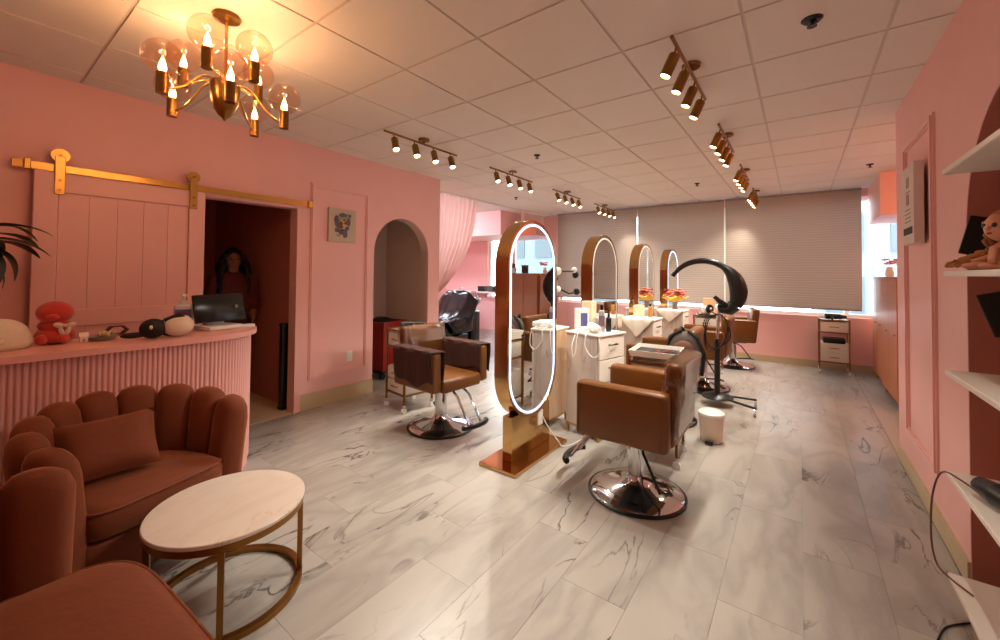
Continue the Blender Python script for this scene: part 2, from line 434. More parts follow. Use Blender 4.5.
# bulkheads
struct(MB().b2(.82, 2.4, 6.92, YB, 2.2, HC - .002).build('bulkhead_right', PINK, smooth=False))
struct(MB().b2(-7.8, -5.03, 6.8, YB, 2.23, HC - .002).build('bulkhead_left', PINK, smooth=False))
# windows: aluminium frames with a pane each
def window(name, x0, x1, n, z0, z1):
    f = MB(); yy = YB + .1
    f.b2(x0, x1, yy - .03, yy + .03, z0, z0 + .05).b2(x0, x1, yy - .03, yy + .03, z1 - .05, z1)
    for k in range(n + 1):
        xx = x0 + .025 + (x1 - x0 - .05) * k / n
        f.b2(xx - .025, xx + .025, yy - .028, yy + .028, z0 + .05, z1 - .05)
    o = struct(f.build(name, WHITE, smooth=False))
    for k in range(n):
        a = x0 + (x1 - x0) * k / n
        MB().b2(a + .05, a + (x1 - x0) / n - .05, yy - .004, yy + .004, z0 + .05, z1 - .05).build('pane', PANE, o, smooth=False)
    return o
window('window_1', -4.32, -1.06, 2, SILL, WTOP); window('window_2', -1.06, 2.2, 2, SILL, WTOP); window('window_3', -6.35, -4.95, 1, SILL, WTOP)
# baseboards
bbh, bbt = .11, .012
struct(MB().b2(XL, XL + bbt, DY1 + .06, AY0, 0, bbh + .05).b2(XL, XL + bbt, AY1, 4.08, 0, bbh + .05).b2(XL, XL + bbt, Y0, DY0 - .02, 0, bbh + .05).build('baseboard_left', TAN, smooth=False))
struct(MB().b2(XR - bbt, XR, Y0, NY0, 0, bbh).b2(XR - bbt, XR, NY1, 4.51, 0, bbh).b2(x2 - bbt, x2, NY0 + .01, NY1 - .01, 0, bbh).build('baseboard_right', TAN, smooth=False))
struct(MB().b2(-4.3, 2.4, YB - bbt, YB, 0, bbh).build('baseboard_back', TAN, smooth=False))
# panel mouldings
def moulding(name, x, side, y0, y1, z0, z1, wd=.05, inset=None):
    m = MB(); s = side
    def fr(y0, y1, z0, z1, w_, t):
        xa, xb = (x, x + s * t) if s > 0 else (x + s * t, x)
        m.b2(xa, xb, y0, y1, z0, z0 + w_).b2(xa, xb, y0, y1, z1 - w_, z1).b2(xa, xb, y0, y0 + w_, z0 + w_, z1 - w_).b2(xa, xb, y1 - w_, y1, z0 + w_, z1 - w_)
    fr(y0, y1, z0, z1, wd, .012); fr(y0 + .012, y1 - .012, z0 + .012, z1 - .012, wd - .024, .022)
    return struct(m.build(name, PINKD, smooth=False))
moulding('trim_2', XL, 1, 2.20, 2.92, .30, 2.36, .055)
moulding('trim_3', XR, -1, 3.34, 4.14, .30, 2.38, .055)

# ---- outside: pale ground and a distant building
struct(MB().b2(-40, 40, YB + .4, 60, -4.2, -4.0).build('ground_outside', CONC, smooth=False))
bt = thing('office_building', 'pale office building with rows of windows across the street', 'building', (6.5, 22, -4))
MB().b2(-6, 6, 0, 6, 0, 14).build('wall', CONC, bt, smooth=False)
wme = MB().b2(-.6, .6, -.06, 0, -.8, .8).mesh('window', mat('far_window_glass', (78, 84, 88), .6), smooth=False)
for r_ in range(5):
    for c_ in range(6): inst('window', wme, bt, (-5 + 2 * c_, 0, 2 + 2.6 * r_))

# ================================================================== LARGE OBJECTS
# ---- sliding barn door and its brass track
sd = thing('sliding_door', 'pink planked barn door hanging beside the dark doorway', 'door', (XL + .035, .775, .04))
dw, dh = .95, 2.04
MB().b2(0, .018, -dw / 2, dw / 2, 0, dh).build('backing', PINKD, sd, smooth=False)
pl = [(-.36, -.215), (-.212, -.067), (-.064, .081), (.084, .229), (.232, .36)]
for a, b in pl:
    MB().b2(.018, .026, a, b, .12, .995).build('plank', PINKD, sd, smooth=False)
    MB().b2(.018, .026, a, b, 1.11, 1.905).build('plank', PINKD, sd, smooth=False)
for s in (-1, 1):
    MB().box((.029, s * (dw / 2 - .055), dh / 2), (.024, .11, dh), bev=.003, seg=1).build('stile', PINKD, sd)
for z, h in ((.06, .12), (1.052, .115), (1.972, .13)):
    MB().box((.028, 0, z), (.022, dw - .222, h), bev=.003, seg=1).build('rail', PINKD, sd)
for y in (-.36, .39):
    st = MB().box((.047, y, 2.02), (.008, .05, .26), bev=.003, seg=1).build('hanger_strap', BRASS, sd)
    MB().cyl((.012, y, 2.155), (.043, y, 2.155), .045, n=24).build('roller', BRASS, st)
    for z in (1.92, 1.985, 2.155): MB().cyl((.05, y, z), (.058, y, z), .009, n=10).build('bolt', BRASSD, st)
tk = thing('door_track', 'brass flat sliding rail mounted above the barn door', 'rail', (XL, 1.2, 2.11))
MB().box((.055, 0, 0), (.008, 1.99, .05), bev=.002, seg=1).build('bar', BRASS, tk)
for y in (-.9, -.3, .3, .9):
    MB().cyl((0, y, 0), (.052, y, 0), .012, n=12).build('standoff', BRASS, tk)
for y in (-.93, .95):
    MB().box((.07, y, .0), (.03, .03, .07), bev=.004, seg=1).build('end_stop', BRASS, tk)

# ---- reception counter
def counter_outline(off, n=12):
    pts = [(-3.56 + 0, -1.0), (-3.07 - off, -1.0)]
    r = .42 - off
    pts += [(-3.49 + r * math.cos(a), 1.0 + r * math.sin(a)) for a in [math.pi / 2 * k / n for k in range(n + 1)]]
    pts += [(-3.56, 1.42 - off)]
    return pts
rc = thing('reception_counter', 'pink reception counter with fluted front and rounded end', 'counter')
MB().prism(counter_outline(.045), 0, .965).build('body', PINKD, rc, ang=40)
MB().prism(counter_outline(.0), .965, 1.0).build('countertop', mat('pink_laminate_top', (240, 176, 168), .3, var=.02), rc, ang=40)
fm = MB(); path = []
y = -.95
while y < 1.0: path.append((-3.115, y, 0)); y += .024
r = .375; a = 0
while a < math.pi / 2 - .03: path.append((-3.49 + r * math.cos(a), 1.0 + r * math.sin(a), a)); a += .024 / r
for px, py, a in path:
    rr = [(.0095 * math.cos(t), .0095 * math.sin(t)) for t in [math.pi * k / 4 - math.pi / 2 for k in range(5)]]
    fm.prism(rr, .06, .965, Matrix.Translation((px, py, 0)) @ Matrix.Rotation(a, 4, 'Z'))
f_ = fm.build('fluting', PINKD, rc, ang=60); f_['kind'] = 'stuff'

# ---- shell armchairs
def armchair(name, label, cat, loc, rz, hw, N, Hb, sfront):
    t = thing(name, label, cat, loc, rz, 'velvet shell seats round the coffee table')
    span = R(112); ex = .8 if hw > .45 else 1.0
    def curve(phi):
        s_, c_ = math.sin(phi), math.cos(phi)
        return Vector((-.38 * math.copysign(abs(c_) ** ex, c_) + .02, hw * math.copysign(abs(s_) ** ex, s_), 0)), Vector((-c_, s_, 0)).normalized()
    for k in range(N):
        a0 = -span + 2 * span * k / N; a1 = -span + 2 * span * (k + 1) / N
        nu, npf = 9, 18
        def fn(u, v, a0=a0, a1=a1):
            phi = a0 + (a1 - a0) * (.004 + .992 * u); p, nrm = curve(phi)
            e = math.sqrt(max(0, 1 - (2 * u - 1) ** 2)); T = .030 + .042 * e ** .8
            H = Hb - .09 * (abs(phi) / span) ** 2 - .05 * (1 - e); zb = .12
            ang = 2 * math.pi * v; ca, sa = math.cos(ang), math.sin(ang)
            rad = T * math.copysign(abs(ca) ** .7, ca); z = (zb + H) / 2 + (H - zb) / 2 * math.copysign(abs(sa) ** .35, sa)
            q = p + nrm * (rad + .11 * max(0, z - .3)); return (q.x, q.y, z)
        m = MB(); m.grid(fn, nu, npf, cv=True)
        m.f.append(tuple(range(npf))); m.f.append(tuple((nu - 1) * npf + j for j in range(npf - 1, -1, -1)))
        m.build('channel', VELVET, t, ang=70)
    def dshape(n):
        pts = []
        for k in range(n):
            a = 2 * math.pi * k / n; c, s = math.cos(a), math.sin(a)
            pts.append((math.copysign(abs(c) ** (.4 if c > 0 else .8), c), math.copysign(abs(s) ** (.4 if c > 0 else .7), s)))
        return pts
    back = .33
    def pad(prof, sf, sy):
        n = 40; P = dshape(n); m = MB()
        vv = [(x * (sf - i_) if x > 0 else x * (back - i_), y * (sy - i_), z) for i_, z in prof for x, y in P]; ff = []
        for j in range(len(prof) - 1):
            for i_ in range(n): ff.append((j * n + i_, j * n + (i_ + 1) % n, (j + 1) * n + (i_ + 1) % n, (j + 1) * n + i_))
        ff += [tuple(range(n - 1, -1, -1)), tuple((len(prof) - 1) * n + i_ for i_ in range(n))]
        return m.add(vv, ff)
    pad([(.02, .10), (.0, .12), (.0, .27), (.015, .29)], sfront - .02, hw - .03).build('base', VELVET, t, ang=60)
    seat = pad([(.04, .29), (.008, .30), (0, .33), (0, .38), (.012, .412), (.05, .432), (.15, .442)], sfront, hw - .045).build('seat_cushion', VELVET, t, ang=70)
    P = dshape(60)
    MB().tube([(x * ((sfront if x > 0 else back) - .008), y * (hw - .053), .408) for x, y in P], .006, 6, closed=True).build('piping', VELVET, seat, ang=70)
    for x, y in ((sfront - .1, hw - .12), (sfront - .1, .12 - hw), (-.22, hw - .18), (-.22, .18 - hw)):
        MB().cyl((x, y, 0), (x, y, .12), .012, .018, 12).build('leg', BRASS, t)
    return t
armchair('shell_armchair', 'rust velvet shell armchair with a pillow, backed against the pink fluted counter', 'armchair', (-2.58, .58, 0), R(17), .34, 9, .785, .20)
armchair('shell_loveseat', 'wide rust velvet shell loveseat without pillows, across the round table from the counter', 'loveseat', (-1.45, .09, 0), R(93), .56, 11, .83, .36)
def cushion(name, label, loc, rot, d, m, parent=None):
    x, y, z = d
    def fn(u, v):
        a = u * 2 - 1; b = v * 2 - 1
        e = (1 - a ** 4) * (1 - b ** 4)
        return a, b, e
    mb = MB(); n = 13
    for s in (1, -1):
        mb.grid(lambda u, v: ((u * 2 - 1) * x / 2 * (1 - .06 * (1 - (v * 2 - 1) ** 2)), (v * 2 - 1) * y / 2 * (1 - .06 * (1 - (u * 2 - 1) ** 2)), s * z / 2 * max(0, (1 - (u * 2 - 1) ** 4) * (1 - (v * 2 - 1) ** 4)) ** .55), n, n)
    o = mb.build(name, m, parent, ang=80); o.location = loc; o.rotation_euler = rot
    return o
pc = cushion('throw_pillow', '', (-2.665, .465, .585), (R(0), R(62), R(2)), (.28, .37, .12), VELVET)
tag(pc, 'rust velvet pillow leaning in the armchair by the counter', 'pillow')

# ---- round coffee table
ct = thing('coffee_table', 'round marble-topped coffee table with brass ring base', 'table', (-2.04, .755, 0), R(20))
th, tr_ = .40, .300
MB().lathe([(tr_ - .004, th - .018), (tr_, th - .014), (tr_, th - .003), (tr_ - .003, th)], 64).build('tabletop', TOPM, ct, ang=40)
circ = lambda r, n=64: [(r * math.cos(2 * math.pi * k / n), r * math.sin(2 * math.pi * k / n)) for k in range(n)]
MB().ring(circ(tr_ - .004), circ(tr_ - .03), th - .045, th - .018).build('top_ring', BRASSD, ct, ang=40)
MB().ring(circ(tr_ - .004), circ(tr_ - .03), 0, .025).build('floor_ring', BRASSD, ct, ang=40)
for k in range(4):
    a = R(45 + 90 * k); c, s = math.cos(a) * (tr_ - .017), math.sin(a) * (tr_ - .017)
    MB().box((c, s, (th - .02) / 2), (.022, .022, th - .07), rz=a).build('leg', BRASSD, ct, smooth=False)

# ---- chandelier
CHX, CHY = -2.375, .813
ch = thing('chandelier', 'brass chandelier with nine clear globe shades and candle bulbs', 'chandelier', (CHX, CHY, HC))
MB().lathe([(.062, 0), (.066, -.006), (.06, -.02), (.02, -.026)], 32).build('canopy', BRASS, ch)
MB().cyl((0, 0, -.02), (0, 0, -.36), .008, n=12).build('stem', BRASS, ch)
MB().lathe([(.003, -.548), (.010, -.535), (.028, -.520), (.046, -.492), (.059, -.452), (.066, -.405), (.067, -.352), (.02, -.350)], 32).build('bowl', BRASSD, ch, ang=50)
cups = [(-74, 2.27, .285), (-152, 2.44, .25), (-34, 2.39, .27), (-15, 2.25, .28), (6, 2.385, .27), (122, 2.45, .25), (131, 2.265, .29), (62, 2.25, .27), (-148, 2.275, .29)]
for ang_, zc, rho in cups:
    a = R(ang_); x, y = rho * math.cos(a), rho * math.sin(a); z = zc - HC
    e = Vector((math.cos(a), math.sin(a), 0))
    pts = []
    for k in range(11):
        t = k / 10; rr_ = .05 + (rho - .05) * t
        zz = -.365 + (z + .0 + .365 - .02) * (3 * t ** 2 - 2 * t ** 3) + .035 * math.sin(math.pi * min(1, t * 1.6)) * (1 - t)
        pts.append((e.x * rr_, e.y * rr_, zz))
    arm = MB().tube(pts, .0055, 8).build('arm', BRASS, ch, ang=60)
    cup = MB().lathe([(.004, -.048), (.023, -.048), (.023, .046), (.018, .046), (.018, .032), (.002, .032)], 20, Matrix.Translation((x, y, z))).build('candle_cup', BRASSD, arm)
    gz = z + .046 + .068
    MB().lathe([(max(.018,   .079 * math.sin(math.pi * k / 14)), -.079 * math.cos(math.pi * k / 14)) for k in range(1, 15)], 24, Matrix.Translation((x, y, gz)), cap=False).build('globe_shade', GLOBE, arm, ang=80)
    MB().lathe([(.004, .034), (.012, .049), (.016, .066), (.012, .088), (.005, .108), (.0008, .122)], 12, Matrix.Translation((x, y, z))).build('bulb', BULB, arm, ang=80)
    light('POINT', 'candle_glow', arm, (x, y, z + .075), CANDLE_W, WARM, shadow_soft_size=.02)

# flush lamps of the alcove and of the shampoo area
def flush_lamp(label, x, y, e, col, name):
    t = thing('flush_lamp', label, 'ceiling lamp', (x, y, HC))
    MB().lathe([(.17, 0), (.175, -.012), (.17, -.03), (.15, -.032)], 32).build('rim', BRASS, t)
    MB().lathe([(.155, -.031), (.14, -.06), (.09, -.085), (.01, -.095)], 32).build('diffuser', emit(name, col, e), t, ang=60)
flush_lamp('round warm flush ceiling lamp inside the alcove', 1.45, 5.5, 30, (255, 170, 100), 'warm_diffuser')
flush_lamp('round white flush ceiling lamp above the shampoo chairs, by the curtain', -5.75, 5.1, 85, (226, 238, 255), 'white_diffuser')
flush_lamp('round white flush ceiling lamp above the shampoo chairs, by the bulkhead', -6.7, 6.2, 85, (226, 238, 255), 'white_diffuser')

# ---- ceiling track lights
def tilt_head(parent, y, side, watts):
    d = Vector((side * .42, -.12, -1)).normalized()
    p0 = Vector((0, y, -.055)); p1 = p0 + Vector((side * .012, 0, -.05)); c = p1 + d * .075
    M = Matrix.Translation(p1) @ (-d).to_track_quat('Z', 'Y').to_matrix().to_4x4()
    h = MB().lathe([(.004, .012), (.027, .008), (.031, 0), (.031, -.115), (.028, -.118), (.028, -.108), (.002, -.108)], 20, M).build('lamp_head', BRASSD, parent)
    MB().cyl(p0, p1 + Vector((0, 0, .004)), .006, n=10).build('swivel', BRASSD, h)
    MB().lathe([(.001, -.1125), (.025, -.1125), (.025, -.109), (.001, -.109)], 20, M).build('lens', LENS, h)
    lp = p1 + d * .128
    light('SPOT', 'spot_beam', h, lp, watts, WARMS, d, spot_size=R(95), spot_blend=.7, shadow_soft_size=.025)
def track(label, x, y, side, watts=SPOT_W):
    t = thing('track_light', label, 'track light', (x, y, HC), 0, 'brass track lights on the ceiling')
    MB().lathe([(.05, 0), (.055, -.004), (.055, -.018), (.05, -.022)], 28).build('canopy', BRASSD, t)
    MB().cyl((0, 0, -.02), (0, 0, -.045), .01, n=12).build('stem', BRASSD, t)
    MB().cyl((0, -.475, -.052), (0, .475, -.052), .0105, n=12).build('bar', BRASSD, t)
    for k in range(4): tilt_head(t, -.37 + .247 * k, side, watts)
nm = ['between the chandelier and the first mirror', 'above the second mirror', 'above the third mirror', 'closest to the window blinds']
for k in range(4):
    track('four-lamp brass track light in the niche-wall row, ' + ['first from the entrance', 'second from the entrance', 'third from the entrance', 'closest to the window blinds'][k], -.54, 2.72 + 1.55 * k, -1)
track('four-lamp brass track light by the entrance, ahead of both rows', 0.25, 1.25, .25, SPOT_W * .3)
for k in range(4):
    track('four-lamp brass track light in the curtain-side row, ' + ['first from the doorway', 'second from the doorway', 'third from the doorway', 'closest to the window blinds'][k], -2.98, 2.74 + 1.54 * k, 1)

# ---- roller blinds
def blind(label, x0, x1):
    t = thing('roller_blind', label, 'blind', ((x0 + x1) / 2, YB - .06, .91), 0, 'taupe blinds over the window wall'); h = (x1 - x0) / 2
    m = MB(); nz = 90
    # cellular fabric: shallow horizontal cells
    vv = []; ff = []
    for k in range(nz + 1):
        z = .02 + 1.78 * k / nz; yy = .0012 if k % 2 else -.0012
        vv += [(-h, yy, z), (h, yy, z)]
    for k in range(nz): ff.append((2 * k, 2 * k + 1, 2 * k + 3, 2 * k + 2))
    m.add(vv, ff).build('fabric', BLIND, t, smooth=False)
    MB().b2(-h, h, -.012, .012, 0, .02).build('bottom_bar', mat('blind_rail', (150, 134, 122), .5), t, smooth=False)
    MB().b2(-h, h, -.03, .03, 1.80, 1.832).build('head_rail', mat('blind_rail', (150, 134, 122), .5), t, smooth=False)
blind('taupe roller blind covering the window beside the shampoo area', -4.32, -2.57)
blind('taupe roller blind between the two other lowered blinds', -2.555, -1.06)
blind('taupe roller blind above the small white trolley', -1.035, .74)

# ---- standing mirrors
def pill(w_, h_, n=24):
    r_ = w_ / 2; c = h_ / 2 - r_; P = []
    for k in range(n + 1):
        a = math.pi * k / n; P.append((r_ * math.cos(a), c + r_ * math.sin(a)))
    for k in range(n + 1):
        a = math.pi + math.pi * k / n; P.append((r_ * math.cos(a), -c + r_ * math.sin(a)))
    return P
TOX = Matrix(((0, 0, 1, 0), (1, 0, 0, 0), (0, 1, 0, 0), (0, 0, 0, 1)))   # (a,b,c) -> x=c, y=a, z=b
def mirror(label, y, lit):
    t = thing('standing_mirror', label, 'mirror', (-1.76, y, 0), 0, 'gold standing mirrors along the centre row')
    W, H, zc = .73, 1.55, 1.075
    M = Matrix.Translation((0, 0, zc)) @ TOX
    MB().box((0, -.02, .0125), (.33, .78, .025), bev=.003, seg=1).build('base_plate', GOLDM, t)
    MB().box((0, 0, .19), (.085, .56, .33), bev=.003, seg=1).build('pedestal', GOLDM, t)
    MB().ring(pill(W, H), pill(W - .03, H - .03), -.06, .06, M).build('frame', GOLDM, t, ang=40)
    for s in (1, -1):
        z0, z1 = sorted((s * .050, s * .054))
        g = MB().prism(pill(W - .032, H - .032), z0, z1, M).build('mirror_glass', MIRR, t, ang=40)
        z0, z1 = sorted((s * .0545, s * .057))
        MB().ring(pill(W - .06, H - .06), pill(W - .092, H - .092), z0, z1, M).build('light_ring', LEDON if lit else LEDOFF, g, ang=40)
    MB().box((.046, .12, .25), (.012, .075, .115), bev=.003, seg=1).build('power_socket', WHITEP, t)
    return t
SP = 1.47
mirror('gold pill-shaped standing mirror with lit ring, beside the front tan chair', 2.765, True)
mirror('gold pill-shaped standing mirror, ring unlit, second along the row', 2.765 + SP, False)
mirror('gold pill-shaped standing mirror, ring unlit, third along the row', 2.765 + 2 * SP, False)
mirror('gold pill-shaped standing mirror with lit ring, behind the flowers', 2.765 + 3 * SP, True)

# ---- styling cabinets between the mirrors (front = local +X)
def cabinet(label, loc, rz, m):
    t = thing('styling_cabinet', label, 'cabinet', loc, rz, 'styling cabinets between the mirrors')
    d, w_, z0, z1 = .36, .38, .09, .89
    MB().b2(-d / 2, d / 2 - .02, -w_ / 2, w_ / 2, z0, z1).build('body', m, t, smooth=False)
    MB().box((0, 0, z1 + .008), (d + .02, w_ + .02, .016), bev=.002, seg=1).build('worktop', WHITE, t)
    for k in range(4):
        zz = z0 + .008 + .198 * k
        dr = MB().box((d / 2 - .009, 0, zz + .095), (.018, w_ - .02, .188), bev=.002, seg=1).build('drawer', WHITE, t)
        MB().tube([(d / 2, -.05, zz + .12), (d / 2 + .024, -.05, zz + .12), (d / 2 + .024, .05, zz + .12), (d / 2, .05, zz + .12)], .006, 6).build('handle', BLACK, dr)
    fm_ = MB()
    for x in (-d / 2 + .012, d / 2 - .012):
        for y in (-w_ / 2 + .012, w_ / 2 - .012): fm_.b2(x - .01, x + .01, y - .01, y + .01, 0, z0)
    fm_.b2(-d / 2, d / 2, -w_ / 2, -w_ / 2 + .02, z0 - .02, z0 - .001).b2(-d / 2, d / 2, w_ / 2 - .02, w_ / 2, z0 - .02, z0 - .001)
    fm_.b2(-d / 2, -d / 2 + .02, -w_ / 2, w_ / 2, z0 - .02, z0 - .001).b2(d / 2 - .02, d / 2, -w_ / 2, w_ / 2, z0 - .02, z0 - .001)
    fm_.build('leg_frame', BRASS, t, smooth=False)
    return t
CT = .906
cabinet('light oak styling cabinet on brass legs, back to the front mirror base', (-2.025, 3.44, 0), math.pi, WOOD)
cabinet('marble-laminate styling cabinet crowded with hair dryers by the front mirror', (-1.50, 3.50, 0), R(-14), MARBW)
cabinet('marble-laminate styling cabinet facing the shampoo area, second along the row', (-2.00, 4.92, 0), math.pi, MARBW)
cabinet('marble-laminate styling cabinet with white towel, beside the chair with the backpack', (-1.53, 4.96, 0), 0, MARBW)
cabinet('marble-laminate styling cabinet under the flower arrangement', (-1.53, 6.43, 0), 0, MARBW)
cabinet('marble-laminate styling cabinet facing the shampoo area, under the window blinds', (-2.00, 6.43, 0), math.pi, MARBW)
def towel(label, loc, drop, side):
    t = MB(); n = 15
    def fn(u, v):   # u along x, v from top back over the edge
        x = (u - .5) * .35
        s_ = v * .5
        if s_ < .22: return (x, .0 + .22 - s_, .004 + .001 * math.sin(u * 30))
        k = s_ - .22; tri = 1 - abs(u - .5) * 2
        lim = .02 + drop * tri
        return (x, -.004 - .012 * math.sin(u * 9) ** 2 * min(1, k * 8), .004 - min(k / .28, 1) * lim)
    t.grid(fn, 21, 24)
    o = t.build('hand_towel', CLOTHW, ang=80); o.location = loc; o.modifiers.new('thick', 'SOLIDIFY').thickness = .005; o.modifiers['thick'].offset = 1
    tag(o, label, 'towel')
    return o
towel('white towel folded to a point over the oak-side cabinet edge, second along the row', (-2.00, 4.715, CT), .20, 1)
towel('white towel hanging in a point beside the chair with the backpack', (-1.53, 4.755, CT), .20, 1)
towel('white towel hanging in a point below the flower arrangement', (-1.53, 6.225, CT), .16, 1)

# ---- hydraulic styling chairs (face local +X)
def salon_chair(label, loc, rz, towels, plastic):
    t = thing('styling_chair', label, 'chair', loc, rz, 'tan hydraulic styling chairs')
    b = MB().lathe([(.296, .006), (.298, .012), (.285, .022), (.20, .045), (.12, .062), (.075, .085), (.06, .12), (.056, .125)], 48).build('base', CHROME, t, ang=50)
    MB().lathe([(.290, 0), (.306, .003), (.308, .012), (.298, .018)], 48).build('rubber_rim', BLACK, b, ang=60)
    MB().lathe([(.054, .10), (.054, .36), (.040, .362), (.040, .40)], 28).build('column', CHROME, t, ang=40)
    MB().box((0, 0, .405), (.34, .40, .03), bev=.006).build('seat_plate', BLACK, t)
    MB().box((.03, 0, .455), (.53, .46, .11), bev=.025, seg=3).build('seat', LEATH, t, ang=60)
    for s in (-1, 1):
        a = MB().box((.0, s * .285, .585), (.56, .10, .34), bev=.03, seg=3).build('armrest', LEATH, t, ang=60)
        MB().tube([(-.24, s * .336, .43), (-.25, s * .336, .74), (.25, s * .336, .74), (.26, s * .336, .43)], .003, 6).build('seam', LEATH, a)
        if towels:
            def fn(u, v, s=s):
                L_ = .30 + .06 * math.sin(u * 7); x = -.26 + .545 * u; k = (v - .5) * 2; h = abs(k)
                top = .30
                if h < top: yy = k / top * .056; z = .762 + .004 * math.sin(u * 17)
                else:
                    yy = math.copysign(.058 + .006 * math.sin(u * 21 + k), k); z = .762 - (h - top) / (1 - top) * (.27 + .03 * math.sin(u * 5 + s) + .015 * math.sin(u * 13))
                return (x + .01 * math.sin(k * 4), s * .285 + yy, z)
            o = MB().grid(fn, 20, 24).build('arm_towel', LEATHD, a, ang=80); md = o.modifiers.new('thick', 'SOLIDIFY'); md.thickness = .006; md.offset = 1
    Mb = Matrix.Translation((-.245, 0, .45)) @ Matrix.Rotation(R(-6), 4, 'Y')
    bk = MB().box((0, 0, .225), (.095, .50, .49), Mb, bev=.03, seg=3).build('backrest', LEATH, t, ang=60)
    if plastic:
        def fn(u, v):
            ang = 2 * math.pi * u; ca, sa = math.cos(ang), math.sin(ang)
            wr = .004 * math.sin(v * 23 + u * 31) + .004 * math.sin(u * 61 + v * 7)
            return (math.copysign(abs(ca) ** .3, ca) * (.056 + wr), math.copysign(abs(sa) ** .2, sa) * (.256 + wr), .04 + .435 * v)
        m = MB().grid(fn, 48, 12, cu=True); m.f.append(tuple(i_ * 12 + 11 for i_ in range(48)))
        o = MB(); o.add(m.v, m.f, Mb); o.build('plastic_cover', PLAST, bk, ang=25)
    fr = MB()
    for s in (-1, 1):
        fr.tube([(.20, s * .06, .40), (.29, s * .07, .35), (.44, s * .07, .14)], .011, 8)
    fr.build('footrest_rods', CHROME, t)
    fp = [(.42 + .06 * math.cos(a), .15 * math.sin(a), .135) for a in [R(-80 + 16 * k) for k in range(11)]]
    MB().tube(fp, .022, 8).build('foot_pad', BLACK, t, ang=60)
    MB().tube([(-.05, .05, .36), (-.10, .18, .34), (-.22, .26, .17), (-.26, .20, .16), (-.22, .10, .15), (-.05, .03, .12)], .009, 8).build('pump_lever', BLACK, t)
    return t
salon_chair('tan leather styling chair with plastic-covered back, facing the lit front mirror', (-.87, 2.70, 0), math.pi, False, True)
salon_chair('tan leather styling chair with dark brown towels over both arms', (-2.68, 2.72, 0), R(-4), True, True)
salon_chair('tan leather styling chair carrying a backpack', (-1.10, 4.25, 0), R(182), False, False)
salon_chair('tan leather styling chair in front of the black hair steamer', (-1.00, 5.72, 0), R(180), False, False)
salon_chair('tan leather styling chair standing alone below the window blinds', (-.86, 7.36, 0), R(192), False, False)

# ---- trolleys (front = local -Y)
def trolley(label, loc, rz, w_=.34, d=.32, h=.80):
    t = thing('salon_trolley', label, 'trolley', loc, rz, 'white drawer trolleys on castors')
    fr = MB()
    for x in (-w_ / 2, w_ / 2):
        for y in (-d / 2, d / 2): fr.b2(x - .009, x + .009, y - .009, y + .009, .085, h)
    for z in (.17, h - .02, h - .20):
        for y in (-d / 2, d / 2): fr.b2(-w_ / 2, w_ / 2, y - .008, y + .008, z - .008, z + .008)
        for x in (-w_ / 2, w_ / 2): fr.b2(x - .008, x + .008, -d / 2, d / 2, z - .008, z + .008)
    fr.build('frame', BRASSD, t, smooth=False)
    MB().b2(-w_ / 2 + .01, w_ / 2 - .01, -d / 2 + .01, d / 2 - .01, h - .03, h - .018).b2(-w_ / 2 + .01, w_ / 2 - .01, d / 2 - .018, d / 2 - .01, h - .018, h + .02).build('top_tray', WHITE, t, smooth=False)
    MB().b2(-w_ / 2 + .01, w_ / 2 - .01, -d / 2 + .02, d / 2 - .01, .18, .44).build('cabinet_box', WHITE, t, smooth=False)
    MB().b2(-w_ / 2 + .01, w_ / 2 - .01, -d / 2 + .02, d / 2 - .01, h - .19, h - .04).build('upper_box', WHITE, t, smooth=False)
    for z, hh in ((.18, .125), (.312, .125), (h - .185, .14)):
        dr = MB().box((0, -d / 2 + .008, z + hh / 2), (w_ - .035, .018, hh - .006), bev=.002, seg=1).build('drawer', WHITE, t)
        MB().tube([(-.05, -d / 2, z + hh / 2), (-.05, -d / 2 - .022, z + hh / 2), (.05, -d / 2 - .022, z + hh / 2), (.05, -d / 2, z + hh / 2)], .005, 6).build('handle', BRASSD, dr)
    for x in (-w_ / 2, w_ / 2):
        for y in (-d / 2, d / 2):
            c = MB().box((x, y, .068), (.022, .03, .036), bev=.004, seg=1).build('castor_fork', CHROME, t)
            MB().cyl((x - .011, y, .027), (x + .011, y, .027), .027, n=20).build('wheel', WHITEP, c)
    return t
trolley('white drawer trolley with brass frame against the wall under the blinds', (.40, 7.82, 0), R(0))
trolley('white drawer trolley behind the chair with towel-draped arms', (-3.36, 2.93, 0), R(-8), .34, .34, .84)
trolley('white tool trolley behind the plastic-covered front chair', (-.92, 3.36, 0), R(95), .36, .34, .77)

